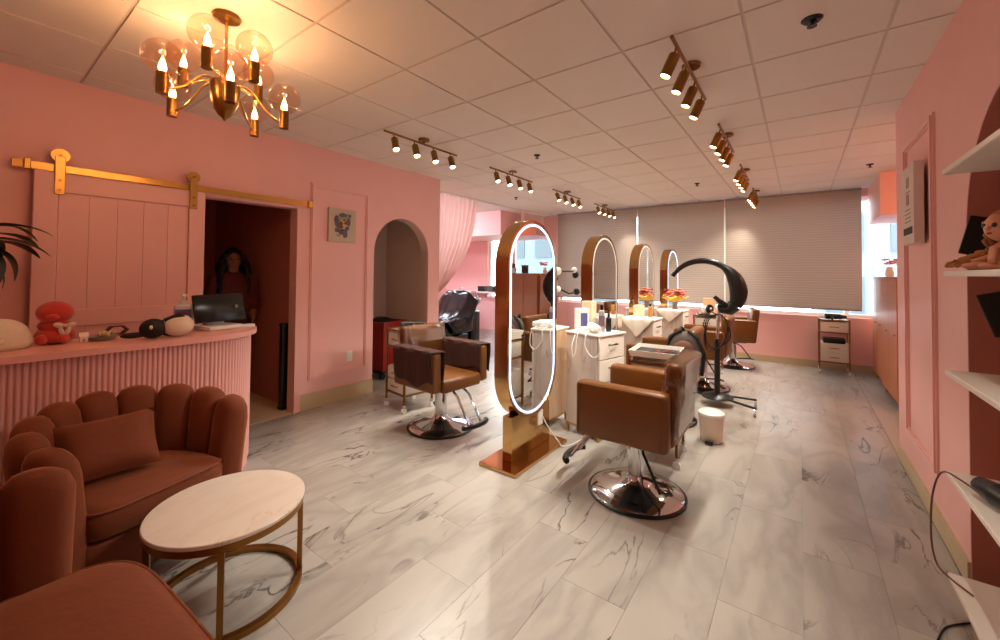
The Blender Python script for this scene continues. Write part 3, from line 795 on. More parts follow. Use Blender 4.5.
# ================================================================== WALL PIECES AND BACKGROUND
art = thing('canvas_print', 'small abstract canvas on the pink panel between doorway and arch', 'artwork', (XL + .002, 2.555, 1.75))
MB().b2(0, .025, -.165, .165, 0, .37).build('canvas', mat('art_ground', (196, 178, 156), .8, var=.12, scale=9), art, smooth=False)
random.seed(3)
blotc = [mat('art_grey', (104, 96, 104), .8, var=.3, scale=30), mat('art_umber', (120, 72, 38), .8, var=.3, scale=30), mat('art_ochre', (216, 168, 92), .8, var=.3, scale=30), mat('art_violet', (92, 82, 108), .8, var=.3, scale=30), mat('art_sage', (150, 150, 120), .8, var=.3, scale=30)]
for y, z, a, b, m in ((0, .24, .09, .07, 4), (-.04, .20, .06, .05, 0), (.05, .28, .05, .05, 4), (.0, .21, .045, .045, 2), (-.02, .205, .025, .032, 1), (.035, .215, .022, .02, 1), (0, .12, .065, .035, 3), (.03, .09, .035, .04, 0), (-.07, .13, .03, .03, 0), (.07, .23, .028, .05, 0), (-.075, .25, .03, .045, 3), (.0, .30, .05, .025, 0), (.055, .16, .03, .022, 3), (-.02, .17, .03, .014, 1), (.015, .245, .018, .012, 1), (-.05, .075, .03, .012, 4), (.085, .30, .02, .02, 0)):
    P = [(y + a * math.cos(t) * random.uniform(.75, 1.1), z + b * math.sin(t) * random.uniform(.75, 1.1)) for t in [2 * math.pi * k / 14 for k in range(14)]]
    MB().prism(P, .0252, .0258 + .0002 * len(art.children), TOX).build('paint_patch', blotc[m], art, smooth=False)
ot = thing('wall_outlet', 'white power outlet low on the pink panelled wall', 'outlet', (XL + .001, 2.68, .42))
MB().box((.004, 0, .057), (.008, .07, .115), bev=.002, seg=1).build('plate', WHITEP, ot)
for z in (.035, .08): MB().box((.0085, 0, z), (.003, .034, .028), bev=.001, seg=1).build('socket', WHITE, ot)
gp = thing('gate_post', 'tall black gate housing standing at the dark doorway jamb', 'gate', (XL - .21, DY1 - .0, .003))
MB().box((0, 0, .44), (.07, .075, .84), bev=.012).build('housing', BLACK, gp)
MB().box((0, 0, .87), (.085, .085, .03), bev=.008).build('top_cap', BLACK, gp)
MB().box((0, 0, .015), (.085, .085, .03), bev=.008).build('bottom_cap', BLACK, gp)
# framed notice on the right-hand panel
fn_ = thing('framed_notice', 'cream canvas notice hanging on the moulded panel beside the niche', 'sign', (XR - .022, 3.66, 1.64))
MB().b2(-.045, 0, -.17, .17, 0, .50).build('board', mat('cream_board', (222, 206, 194), .7, var=.03), fn_, smooth=False)
inkr = mat('rust_ink', (150, 80, 70), .7); inkd = mat('dark_ink', (44, 40, 40), .7)
MB().b2(-.0462, -.045, -.13, .13, .06, .105).build('dark_band', inkd, fn_, smooth=False)
for z, h, y0, y1 in ((.33, .006, -.06, .06), (.25, .07, -.035, -.01), (.25, .07, .01, .035), (.215, .006, -.07, .07), (.19, .005, -.09, .09), (.165, .005, -.08, .08), (.14, .005, -.09, .09)):
    MB().b2(-.0462, -.045, y0, y1, z, z + h).build('printed_line', inkr, fn_, smooth=False)
for y in (-.03, .0, .03): MB().b2(-.0462, -.045, y - .004, y + .004, .36, .43).build('printed_line', inkr, fn_, smooth=False)
# ceiling heads
def ceil_head(label, u, v, big=False):
    p = on_z(u, v, HC - .01)
    t = thing('sprinkler_head', label, 'sprinkler', (p.x, p.y, HC), 0, 'ceiling sprinkler heads')
    k = 1.3 if big else 1.0
    MB().lathe([(.036 * k, 0), (.036 * k, -.004), (.026 * k, -.012 * k), (.012, -.013 * k)], 24).build('escutcheon', BLACK, t)
    MB().lathe([(.009, -.012 * k), (.009, -.035), (.022, -.036), (.022, -.040), (.001, -.041)], 16).build('deflector', BLACK, t)
ceil_head('wide dark sprinkler head near the niche wall', 812, 21, True)
ceil_head('small dark ceiling head between the two track rows near the chandelier end', 537, 156)
ceil_head('small dark ceiling head over the curtain track', 516, 198)
ceil_head('small dark ceiling head near the middle window blind', 697, 184)
ceil_head('small dark ceiling head beside the alcove bulkhead', 870, 165)
# arch passage: red tub on castors
p = on_z(392, 372, 0)
rb = thing('red_tub', 'red plastic tub on black castors inside the arch', 'tub', (-4.62, 3.52, 0), R(10))
def tub(name, m, parent, w0, w1, d0, d1, z0, z1, t_=.012):
    mb = MB()
    o0 = [(-w0, -d0), (w0, -d0), (w0, d0), (-w0, d0)]; o1 = [(-w1, -d1), (w1, -d1), (w1, d1), (-w1, d1)]
    i1 = [(x - math.copysign(t_, x), y - math.copysign(t_, y)) for x, y in o1]; i0 = [(x - math.copysign(t_, x), y - math.copysign(t_, y)) for x, y in o0]
    vv = [(x, y, z0) for x, y in o0] + [(x, y, z1) for x, y in o1] + [(x, y, z1) for x, y in i1] + [(x, y, z0 + t_) for x, y in i0]
    ff = [(3, 2, 1, 0), (12, 13, 14, 15)]
    for k in range(3):
        for i_ in range(4): ff.append((k * 4 + i_, k * 4 + (i_ + 1) % 4, k * 4 + 4 + (i_ + 1) % 4, k * 4 + 4 + i_))
    return mb.add(vv, ff).build(name, m, parent, smooth=False)
tub('bin', RED, rb, .19, .23, .17, .21, .12, .74)
MB().ring([(-.245, -.225), (.245, -.225), (.245, .225), (-.245, .225)], [(-.215, -.195), (.215, -.195), (.215, .195), (-.215, .195)], .73, .765).build('rim', RED, rb, smooth=False)
MB().box((0, 0, .10), (.36, .32, .04), bev=.01).build('dolly', BLACK, rb)
for x in (-.15, .15):
    for y in (-.13, .13):
        MB().cyl((x - .014, y, .04), (x + .014, y, .04), .04, n=18).build('wheel', BLACK, rb)
o = MB().ell((0, 0, 0), (.16, .14, .07), n=14, k=8).build('crumpled_cape', BLACKM, ang=70); o.location = (-4.62, 3.52, .745); tag(o, 'black cape heaped in the red tub', 'cape')

# ---- curtains on a ceiling track
tr2 = thing('curtain_track', 'white curtain track on the ceiling over the shampoo area', 'rail', (-4.65, 6.05, HC))
MB().b2(-.012, .012, -1.95, 1.93, -.03, -.001).build('channel', WHITE, tr2, smooth=False)
MB().b2(-.018, .018, 1.93, 1.945, -.034, -.001).b2(-.018, .018, -1.965, -1.95, -.034, -.001).build('end_cap', WHITE, tr2, smooth=False)
def edge(z):
    pts = [(0.0, 4.55), (.9, 4.50), (1.05, 4.55), (1.25, 4.85), (1.5, 5.12), (1.9, 5.38), (2.3, 5.52), (2.715, 5.60)]
    for (za, a), (zb, b) in zip(pts, pts[1:]):
        if z <= zb: return a + (b - a) * (z - za) / (zb - za)
    return pts[-1][1]
def near_curtain(u, v):
    z = .03 + 2.68 * v; y1 = edge(z); y0 = 4.14
    amp = .045 * min(1, (y1 - y0) / .8 + .25)
    return (-4.65 + amp * math.sin(u * math.pi * 2 * 13) + .01 * math.sin(v * 9 + u * 20), y0 + (y1 - y0) * u, z)
cn = thing('sheer_curtain', 'sheer pink curtain swept back and tied beside the arch wall', 'curtain', (0, 0, 0), 0, 'sheer pink curtains')
o = MB().grid(near_curtain, 170, 40).build('cloth', CURT, cn, ang=80)
MB().tube([(-4.65 + .07 * math.cos(a), 4.32 + .24 * math.sin(a), .97) for a in [2 * math.pi * k / 24 for k in range(24)]], .014, 8, closed=True).build('tieback', PINKD, cn)
cf = thing('sheer_curtain', 'sheer pink curtain gathered at the window end of the track', 'curtain', (0, 0, 0), 0, 'sheer pink curtains')
MB().grid(lambda u, v: (-4.65 + .04 * math.sin(u * math.pi * 2 * 9), 7.0 + .92 * u, .03 + 2.68 * v), 120, 6).build('cloth', CURT, cf, ang=80)

# ---- shampoo area
def shampoo(label, loc, rz):
    t = thing('shampoo_chair', label, 'shampoo chair', loc, rz, 'black shampoo chairs')
    MB().box((.05, 0, .18), (.70, .50, .36), bev=.04, seg=3).build('base', VINYLB, t, ang=60)
    MB().box((.10, 0, .43), (.62, .52, .16), bev=.06, seg=3).build('seat', VINYLB, t, ang=60)
    MB().box((-.26, 0, .72), (.16, .50, .62), ry=R(-24), bev=.06, seg=3).build('backrest', VINYLB, t, ang=60)
    for s in (-1, 1): MB().box((.02, s * .31, .52), (.60, .10, .26), bev=.045, seg=3).build('armrest', VINYLB, t, ang=60)
    MB().box((.52, 0, .32), (.22, .44, .10), ry=R(40), bev=.04, seg=3).build('leg_rest', VINYLB, t, ang=60)
    MB().box((-.62, 0, .36), (.30, .46, .72), bev=.05, seg=3).build('basin_cabinet', VINYLB, t, ang=60)
    def bowl(u, v):
        a = 2 * math.pi * u; P = [(.02, .80), (.12, .79), (.20, .84), (.26, .93), (.275, .95), (.285, .94), (.27, .86), (.2, .78), (.05, .74)]
        k = v * (len(P) - 1); i_ = min(int(k), len(P) - 2); f = k - i_
        r_ = P[i_][0] * (1 - f) + P[i_ + 1][0] * f; z = P[i_][1] * (1 - f) + P[i_ + 1][1] * f
        x = r_ * math.cos(a) * 1.05; return (-.58 + x, r_ * math.sin(a), z - (.05 * max(0, math.cos(a)) ** 6 if z > .9 else 0))
    MB().grid(bowl, 32, 26, cu=True).build('basin', GREYP, t, ang=60)
    tp = MB().cyl((-.80, .12, .94), (-.80, .12, 1.0), .02, n=14).build('tap', CHROME, t)
    MB().tube([(-.80, .12, 1.0), (-.78, .1, 1.06), (-.70, .06, 1.06), (-.66, .04, 1.02)], .01, 8).build('spout', CHROME, tp)
    return t
shampoo('black vinyl shampoo chair with grey basin, nearest the tied pink curtain', (-4.98, 5.20, 0), R(-80))
shampoo('black vinyl shampoo chair with grey basin, deeper behind the pink curtain', (-6.1, 6.6, 0), R(-52))
o = MB().grid(lambda u, v: (-.34 + .72 * v + .0, (u - .5) * .84, .62 + .46 * max(0, 1 - v * 2.2) ** 1.3 - .16 * abs(2 * u - 1) ** 3 + .018 * math.sin(u * 19 + v * 6) + .015 * math.sin(v * 17)), 30, 30).build('salon_cape', VINYLB, ang=80)
o.location = (-4.98, 5.20, .0); o.rotation_euler = (0, 0, R(-80)); md = o.modifiers.new('thick', 'SOLIDIFY'); md.thickness = .006
tag(o, 'glossy black cape thrown over the near shampoo chair', 'cape')
sh = thing('wall_ledge', 'pink ledge under the shampoo area window', 'shelf', (-6.2, YB - .10, .92))
MB().box((0, 0, .02), (2.6, .19, .04), bev=.004, seg=1).build('board', WHITE, sh)
for x in (-1, 0, 1): MB().b2(x - .015, x + .015, -.06, .095, -.08, 0).build('bracket', WHITE, sh, smooth=False)
for k, (x, w_, h, mm, nm_) in enumerate(((-6.42, .22, .13, BLACK, 'black'), (-6.14, .16, .14, GREY, 'grey'), (-5.92, .20, .13, BLACKM, 'matte black'))):
    b = thing('storage_box', nm_ + ' box with lid on the ledge behind the shampoo chairs', 'box', (x, YB - .1, .96))
    MB().box((0, 0, h / 2 - .01), (w_, .14, h - .02), bev=.004, seg=1).build('carton', mm, b); MB().box((0, 0, h - .012), (w_ + .008, .148, .024), bev=.003, seg=1).build('lid', mm, b)
vb = thing('venetian_blind', 'pale green venetian blind in the shampoo area window', 'blind', (-5.65, YB + .05, .98))
sl = MB().box((0, 0, 0), (1.36, .03, .002), rx=R(12)).mesh('slat', mat('pale_green_slat', (224, 232, 214), .5, var=.02), smooth=False)
for k in range(36): inst('slat', sl, vb, (0, 0, .02 + .034 * k))
MB().b2(-.69, .69, -.018, .018, 1.235, 1.25).build('head_rail', WHITE, vb, smooth=False)
MB().cyl((-.5, 0, 0), (-.5, 0, 1.24), .0025, n=6).cyl((.5, 0, 0), (.5, 0, 1.24), .0025, n=6).build('ladder_cord', WHITE, vb)

# ---- tall cabinets in the alcove
def tall_cabinet(label, x0, x1, y0, y1, z1, n):
    t = thing('tall_cabinet', label, 'cabinet', (x0, (y0 + y1) / 2, 0), 0, 'tall veneer cabinets in the alcove')
    d = x1 - x0; h = (y1 - y0) / 2
    MB().b2(.02, d, -h, h, .09, z1 - .02).build('body', WOODP, t, smooth=False)
    MB().box((d / 2, 0, z1 - .01), (d + .01, 2 * h + .01, .02), bev=.002, seg=1).build('top', WOODP, t)
    for k in range(n):
        a = -h + 2 * h * k / n
        dr = MB().box((.010, a + h / n, (.09 + z1 - .02) / 2), (.018, 2 * h / n - .006, z1 - .12), bev=.002, seg=1).build('door', WOODP, t)
        MB().cyl((.0, a + .06, .8), (-.02, a + .06, .8), .008, n=10).build('knob', BRASS, dr)
    for x in (.04, d - .04):
        for y in (-h + .05, h - .05): MB().cyl((x, y, 0), (x, y, .09), .014, .018, 12).build('leg', BRASS, t)
tall_cabinet('tall pinkish veneer cabinet in the alcove, closest to the panelled wall end',   .82, 1.22, 5.95, 6.98, 1.425, 2)
tall_cabinet('tall pinkish veneer cabinet in the alcove, beside the window', .84, 1.22, 7.12, 7.88, 1.425, 2)
def blossoms(parent, c, r_, n, mats, seed, s_=.025):
    random.seed(seed)
    for k in range(n):
        a = random.uniform(0, 6.28); q = r_ * math.sqrt(random.random()); z = c[2] + random.uniform(0, r_ * .8)
        m = MB(); cx, cy = c[0] + q * math.cos(a), c[1] + q * math.sin(a)
        for j in range(5):
            b = 2 * math.pi * j / 5
            m.ell((cx + s_ * .6 * math.cos(b), cy + s_ * .6 * math.sin(b), z), (s_ * .7, s_ * .45, s_ * .3), n=8, k=5, rz=b, ry=-.5)
        m.ell((cx, cy, z + s_ * .1), s_ * .3, n=8, k=5)
        m.build('blossom', mats[k % len(mats)], parent, ang=80)
vf = thing('flower_vase', 'pink flowers in a small vase on top of the tall alcove cabinets', 'flowers', (.98, 7.55, 1.426))
MB().lathe([(.035, 0), (.05, .03), (.045, .08), (.03, .11), (.036, .13)], 20).build('vase', WHITEP, vf, ang=60)
blossoms(vf, (0, 0, .16), .10, 14, [PNKP, mat('pale_petal', (240, 200, 200), .6)], 4, .032)
for k, (x, y, w_, h, mm, lb) in enumerate(((1.02, 6.25, .22, .10, WHITE, 'white flat box on the tall alcove cabinets'), (1.02, 6.25, .20, .08, GREY, 'grey flat box stacked on the white box on the alcove cabinets'), (1.0, 6.80, .10, .16, BLACK, 'black canister on the tall alcove cabinets'))):
    b = thing('storage_box', lb, 'box', (x, y, 1.427 + (.101 if k == 1 else 0)))
    MB().box((0, 0, h / 2 - .008), (w_, w_, h - .016), bev=.004, seg=1).build('carton', mm, b); MB().box((0, 0, h - .009), (w_ + .008, w_ + .008, .018), bev=.003, seg=1).build('lid', mm, b)

# ---- niche shelves on the right
SHX, SHY = .49, 2.50
for k, z in enumerate((.20, .62, 1.04, 1.455, 1.885)):
    t = thing('niche_shelf', ['lowest white floating shelf in the arched niche', 'white floating shelf in the niche holding a black dryer', 'bare white floating shelf below the doll shelf', 'white floating shelf in the niche holding the doll', 'topmost white floating shelf in the arched niche'][k], 'shelf', (SHX, SHY, z), 0, 'white niche shelves')
    MB().box(((x2 - .002 - SHX) / 2, -.36, -.011), (x2 - .002 - SHX, .72, .022), bev=.003, seg=1).build('board', WHITE, t)
    MB().b2(x2 - SHX - .03, x2 - SHX - .002, -.68, -.04, -.05, -.022).build('cleat', WHITE, t, smooth=False)
def doll(label, loc, rz):
    t = thing('doll', label, 'doll', loc, rz)
    MB().ell((0, 0, .16), (.05, .048, .055), n=18, k=12).ell((-.052, 0, .155), (.008, .010, .010)).ell((0, -.002, .09), (.016, .016, .03)).ell((0, 0, .055), (.042, .032, .05)).cyl((-.04, -.01, .08), (-.085, -.05, .03), .013, .010, 10).cyl((.03, -.01, .08), (-.05, .06, .03), .013, .010, 10).ell((-.05, .03, .016), (.06, .018, .016)).ell((-.05, -.03, .016), (.06, .018, .016)).build('body', DOLLS, t, ang=80)
    for s in (-1, 1): MB().ell((-.046, s * .018, .165), (.006, .008, .009), n=8, k=6).build('eye', BLACK, t)
    MB().ell((-.047, 0, .135), (.005, .010, .004), n=8, k=6).build('mouth', RED, t)
    hb = MB(); random.seed(5)
    hb.ell((.014, 0, .172), (.052, .056, .056), n=16, k=10)
    for k in range(26):
        a = random.uniform(-1.9, 1.9); x, y = .035 * math.cos(a) + .012, .058 * math.sin(a); pts = []
        L_ = random.uniform(.10, .20)
        for j in range(14):
            f = j / 13; pts.append((x + .012 * math.cos(f * 16 + k) + .03 * f, y * (1 + .6 * f) + .012 * math.sin(f * 16 + k), max(.012, .185 - L_ * f)))
        hb.tube(pts, .007, 6)
    for k in range(12):
        pts = []; y0_ = random.uniform(.02, .10)
        for j in range(12):
            f = j / 11; pts.append((-.02 - .06 * random.random() * f, .05 + y0_ * f + .012 * math.sin(f * 14 + k), .05 * (1 - f) + .014 + .010 * abs(math.sin(f * 12 + k))))
        hb.tube(pts, .008, 6)
    h = hb.build('curly_hair', HAIRB, t, ang=80); h['label'] = 'honey blond curly hair'
    return t
dp = on_x(990, 266, .60)
doll('honey-haired doll sitting on the niche shelf among black folders', (.60, 2.28, 1.456), R(28))
def folder(label, loc, rot, w_, h):
    t = MB().box((0, 0, h / 2), (.012, w_, h), bev=.002, seg=1).build('folder', BLACKM); t.location = loc; t.rotation_euler = rot
    return tag(t, label, 'folder')
folder('black folder leaning behind the doll on the niche shelf', (.66, 2.455, 1.495), (R(14), R(6), R(90)), .28, .16)
folder('black folder hanging tilted just under the doll shelf', (.74, 2.44, 1.23), (R(-16), R(4), R(90)), .26, .17)
hd = thing('hair_dryer', 'black hair dryer lying on a low niche shelf, cord dangling', 'hair dryer', (.60, 2.08, .621), R(-70))
MB().cyl((-.12, 0, .045), (.10, 0, .045), .042, .038, 20).build('barrel', BLACK, hd); MB().cyl((-.20, 0, .045), (-.12, 0, .045), .03, .04, 20).build('nozzle', BLACK, hd)
MB().cyl((.05, .0, .03), (.08, .16, .018), .018, .014, 14).build('handle', BLACK, hd)
P = [(.54, 2.22, .63), (.50, 2.35, .64), (.47, 2.46, .62), (.455, 2.53, .50), (.45, 2.54, .34), (.455, 2.52, .24), (.47, 2.46, .212), (.53, 2.36, .206)]
def smooth_path(P, k=6):
    P = [Vector(p) for p in P]; out = []
    for i_ in range(len(P) - 1):
        p0, p1, p2, p3 = P[max(0, i_ - 1)], P[i_], P[i_ + 1], P[min(len(P) - 1, i_ + 2)]
        for j in range(k):
            t = j / k; out.append(.5 * ((2 * p1) + (p2 - p0) * t + (2 * p0 - 5 * p1 + 4 * p2 - p3) * t * t + (3 * p1 - p0 - 3 * p2 + p3) * t ** 3))
    return out + [P[-1]]
tag(MB().tube(smooth_path(P), .0035, 6).build('dangling_cord', mat('brown_cord', (110, 60, 50), .5), ang=80), 'thin brown cord looping from the dryer shelf to the lowest shelf', 'cord')
P = [on_z(938, 640, .004), on_z(945, 628, .004), on_z(960, 624, .004), on_z(975, 623, .004)]
tag(MB().tube(smooth_path(P), .004, 6).build('floor_cord', BLACK, ang=80), 'black cord curling on the marble floor below the niche shelves', 'cord')

# ================================================================== COUNTER ITEMS
def top(u, v): return on_z(u, v, 1.0)
p = top(0, 352)
mo = thing('plush_toy', 'round cream plush with a small bobble on the counter', 'plush', (p.x - .10, p.y - .02, 1.001))
def dome(u, v):
    a = 2 * math.pi * u; k = v; r_ = .125 * (1 - k ** 3.2) ** .5 if k < 1 else 0; r_ *= (.90 + .10 * min(1, k * 8))
    return (r_ * math.cos(a), 1.08 * r_ * math.sin(a), .165 * k)
m = MB().grid(dome, 32, 16, cu=True); m.f.append(tuple(i_ * 16 for i_ in range(32))); m.build('body', PLUSHW, mo, ang=80)
MB().ell((.115, .02, .05), (.016, .02, .016), n=12, k=8).build('bobble', PLUSHW, mo)
p = top(57, 345)
be = thing('plush_bear', 'red plush bear with a pale bow sitting on the counter', 'plush', (p.x - .08, p.y, 1.001), R(-15)); be.scale = (1.08,) * 3
MB().ell((0, 0, .045), (.072, .078, .046), n=20, k=10).ell((0, 0, .095), (.062, .068, .035), n=20, k=10).ell((.01, 0, .165), (.064, .072, .060), n=20, k=12).ell((.06, -.04, .03), (.035, .024, .026)).ell((.06, .04, .03), (.035, .024, .026)).ell((.062, 0, .145), (.02, .026, .018)).build('body', PLUSHR, be, ang=80)
bw = MB()
for s in (-1, 1): bw.ell((.066, .045 + s * .022, .10), (.008, .022, .014), n=10, k=6, rx=s * .4).ell((.070, .045 + s * .012, .07), (.006, .010, .026), n=10, k=6, rx=-s * .3)
bw.ell((.07, .045, .098), .009, n=8, k=6).build('bow', PLUSHW, be, ang=80)
p = top(85, 343)
fg = thing('figurine', 'tiny pale house figurine beside the crystal dish', 'figurine', (p.x - .05, p.y, 1.001))
MB().box((0, 0, .016), (.03, .034, .032)).add([(-.018, -.02, .032), (.018, -.02, .032), (.018, .02, .032), (-.018, .02, .032), (0, -.02, .055), (0, .02, .055)], [(0, 1, 2, 3), (0, 4, 5, 3), (1, 2, 5, 4), (0, 1, 4), (3, 5, 2)]).build('house', WHITE, fg, smooth=False)
MB().b2(.0152, .017, -.006, .006, .002, .018).build('doorway', PNKP, fg, smooth=False)
p = top(105, 341)
cdish = thing('crystal_dish', 'cut glass dish of pale crystals on the counter', 'dish', (p.x - .06, p.y, 1.001))
MB().lathe([(.03, 0), (.055, .006), (.07, .02), (.072, .024), (.066, .022), (.03, .008)], 16).build('plate', GREYP, cdish, smooth=False)
random.seed(11); cm = mat('pale_crystal', (226, 206, 160), .12, var=.15, scale=40)
for k in range(14):
    a = random.uniform(0, 6.28); q = .05 * math.sqrt(random.random())
    MB().lathe([(.002, -.014), (.012, -.004), (.010, .008), (.002, .016)], 6, Matrix.Translation((q * math.cos(a), q * math.sin(a), .026 + random.uniform(0, .014))) @ Euler((random.random(), random.random(), a)).to_matrix().to_4x4()).build('crystal', cm, cdish, smooth=False)
p = top(121, 337)
bx = thing('card_holder', 'dark brown hexagonal card holder on the counter', 'card holder', (p.x - .12, p.y, 1.001), R(10))
MB().prism([(-.05, -.06), (.05, -.06), (.05, .06), (-.05, .06)], 0, .004).build('tray', mat('dark_walnut', (70, 40, 26), .5), bx, smooth=False)
MB().ring([(.06 * math.cos(R(60 * k)), .032 + .032 * math.sin(R(60 * k))) for k in range(6)], [(.048 * math.cos(R(60 * k)), .032 + .025 * math.sin(R(60 * k))) for k in range(6)], -.02, .02, Matrix(((0, 0, 1, 0), (1, 0, 0, 0), (0, 1, 0, 0), (0, 0, 0, 1)))).build('hexagon', mat('dark_walnut', (70, 40, 26), .5), bx, smooth=False)
p = top(167, 339)
pg = thing('plush_penguin', 'black and white penguin plush lying on its side on the counter', 'plush', (p.x - .075, p.y + .01, 1.001), R(90)); pg.scale = (1.12,) * 3
MB().ell((-.055, 0, .056), (.06, .055, .055), n=20, k=12).ell((-.13, .01, .026), (.06, .02, .016), n=14, k=8).ell((.04, .03, .055), (.07, .05, .055), n=20, k=12).build('head', BLACKM, pg, ang=80)
MB().ell((.055, -.01, .064), (.075, .058, .062), n=20, k=12).build('belly', PLUSHW, pg, ang=80)
for z in (.098,): MB().tube([(-.01, -.02, z), (.05, -.035, z + .026), (.11, -.02, z - .004)], [.012, .014, .006], 8).build('flipper', BLACKM, pg, ang=80)
MB().ell((-.075, -.05, .068), (.008, .006, .012), n=10, k=6).build('eye_patch', PLUSHW, pg)
p = top(188, 332)
sb = thing('pump_bottle', 'clear hand sanitizer pump bottle with violet label', 'bottle', (p.x - .10, p.y, 1.001), R(-20)); sb.scale = (1.6,) * 3
bm_ = mat('clear_gel_bottle', (206, 206, 222), .15, var=.03)
MB().box((0, 0, .058), (.05, .068, .116), bev=.014, seg=3).build('bottle_body', bm_, sb, ang=60)
lb_ = MB().b2(.0255, .0265, -.028, .028, .02, .095).build('front_label', PURPLE, sb, smooth=False)
for z in (.075, .06, .045): MB().b2(.0266, .0272, -.02, .02, z, z + .008).build('printed_line', WHITEP if z != .075 else RED, lb_, smooth=False)
pm = MB().lathe([(.014, .116), (.014, .132), (.005, .133), (.005, .15), (.011, .15), (.011, .16)], 16).build('pump', WHITEP, sb)
MB().tube([(0, 0, .157), (.03, 0, .158), (.04, 0, .150)], .006, 8).build('spout', WHITEP, pm)
p = top(228, 330)
pos = thing('till_terminal', 'black touchscreen till on a white stand at the counter end', 'terminal', (p.x - .16, p.y - .02, 1.001), R(12)); pos.scale = (1.22,) * 3
MB().box((.03, 0, .012), (.16, .20, .022), bev=.006).build('stand_base', WHITEP, pos)
MB().box((-.02, 0, .06), (.02, .10, .10), ry=R(-14), bev=.004).build('stand_neck', WHITEP, pos)
sc = MB().box((.03, 0, .125), (.016, .29, .165), ry=R(-14), bev=.005).build('screen_back', DARKG, pos)
MB().cyl((.041, .09, .13), (.046, .09, .129), .010, n=14).build('camera_dot', GREYP, sc)
MB().box((.085, .12, .008), (.05, .10, .016), bev=.004).build('card_reader', WHITEP, pos)

# ---- plant behind the counter
pt = thing('potted_plant', 'dark-leaved tall plant rising behind the pink counter', 'plant', (-3.80, .06, 0))
MB().lathe([(.10, 0), (.14, .02), (.16, .28), (.165, .30), (.15, .30), (.14, .26), (.01, .26)], 28).build('pot', WHITE, pt, ang=50)
MB().tube([(0, 0, .25), (.02, .0, .7), (.0, .02, 1.2), (.02, .03, 1.62)], [.018, .016, .014, .010], 8).build('stem', mat('brown_stem', (80, 56, 36), .7), pt)
def leafmesh(L_, W_, droop):
    def fn(u, v):
        y = (u - .5) * 2 * W_ * math.sin(math.pi * min(1, v * .92 + .06)) ** .8
        return (L_ * v * math.cos(droop * v * .8), y, -L_ * .6 * droop * v * v + .25 * abs(y))
    return MB().grid(fn, 5, 12).mesh('leaf', LEAF, ang=80)
lm = [leafmesh(.32, .05, .7), leafmesh(.28, .045, 1.1), leafmesh(.24, .055, 1.5)]
for k, (az, el, z, j) in enumerate(((70, 20, 1.66, 0), (48, 12, 1.62, 0), (95, 8, 1.60, 0), (65, -8, 1.56, 1), (30, -12, 1.54, 1), (85, -28, 1.50, 1), (55, -38, 1.46, 2), (10, -20, 1.48, 2), (120, 10, 1.58, 0), (160, 5, 1.6, 0), (200, -10, 1.55, 1), (250, 0, 1.6, 0), (290, 10, 1.58, 1), (330, -5, 1.52, 1), (78, -45, 1.42, 2), (60, 35, 1.64, 1))):
    inst('leaf', lm[j], pt, (.01, .02, z), (0, R(-el), R(az)))

# ================================================================== SALON EQUIPMENT
# ---- black arched hair steamer on a castor base
hs = thing('hair_steamer', 'black arched hair steamer on a wheeled stand', 'hair steamer', (-.74, 5.06, 0))
MB().lathe([(.15, .075), (.16, .085), (.15, .10), (.06, .125), (.03, .13)], 28).build('base', BLACK, hs, ang=50)
for y0_, y1_, x1_ in ((.06, .12, .36), (-.06, -.22, .38)):
    lg = MB().tube([(.0, y0_, .092), (.12, y0_ * 1.4, .09), (x1_, y1_, .085)], .013, 8).build('leg', BLACK, hs)
    c = MB().box((x1_ - .01, y1_, .062), (.02, .028, .03), bev=.003, seg=1).build('castor_fork', CHROME, lg); 
    MB().cyl((x1_ - .022, y1_, .028), (x1_ + .002, y1_, .028), .028, n=18).build('wheel', GREYP, lg)
lg = MB().tube([(0, 0, .092), (-.18, .0, .09), (-.29, .06, .085)], .013, 8).build('leg', BLACK, hs)
MB().cyl((-.302, .06, .028), (-.278, .06, .028), .028, n=18).build('wheel', GREYP, lg); MB().box((-.29, .06, .062), (.02, .028, .03), bev=.003, seg=1).build('castor_fork', CHROME, lg)
MB().cyl((0, 0, .12), (0, 0, .72), .030, n=18).build('lower_pole', BLACK, hs); MB().cyl((0, 0, .72), (.02, 0, 1.10), .017, n=14).build('upper_pole', CHROME, hs)
pts = []; rad = []
cx, cz, RR = -.135, 1.22, .385
for k in range(40):
    f = k / 39; a = R(150 - 172 * f); rr_ = RR - .05 * f
    pts.append((cx + rr_ * math.cos(a), 0, cz + rr_ * math.sin(a)))
    rad.append(.026 + .008 * min(1, f * 3) + (.054 * math.sin(math.pi * min(1, max(0, (f - .55) / .55))) if f > .55 else 0))
MB().tube(pts, rad, 14).build('arch_hood', BLACK, hs, ang=70)
MB().tube([(.165, 0, 1.10), (.12, 0, 1.05), (.04, 0, 1.05), (.02, 0, 1.10)], [.075, .065, .045, .03], 12).build('hood_joint', BLACK, hs, ang=70)
MB().tube([(.10, -.03, 1.09), (.02, -.05, 1.15), (-.02, -.05, 1.19)], [.03, .026, .022], 10).build('handle', BLACK, hs, ang=70)
for k in range(3):
    P = [(.02, -.03, 1.0), (-.08 - .02 * k, -.05, .92), (-.10, -.04, .70 - .05 * k), (.0, -.035, .62), (.09 + .02 * k, -.05, .74), (.10, -.04, .92), (.03, -.03, 1.0)]
    MB().tube(smooth_path(P), .006, 6).build('cable', BLACK, hs, ang=80)

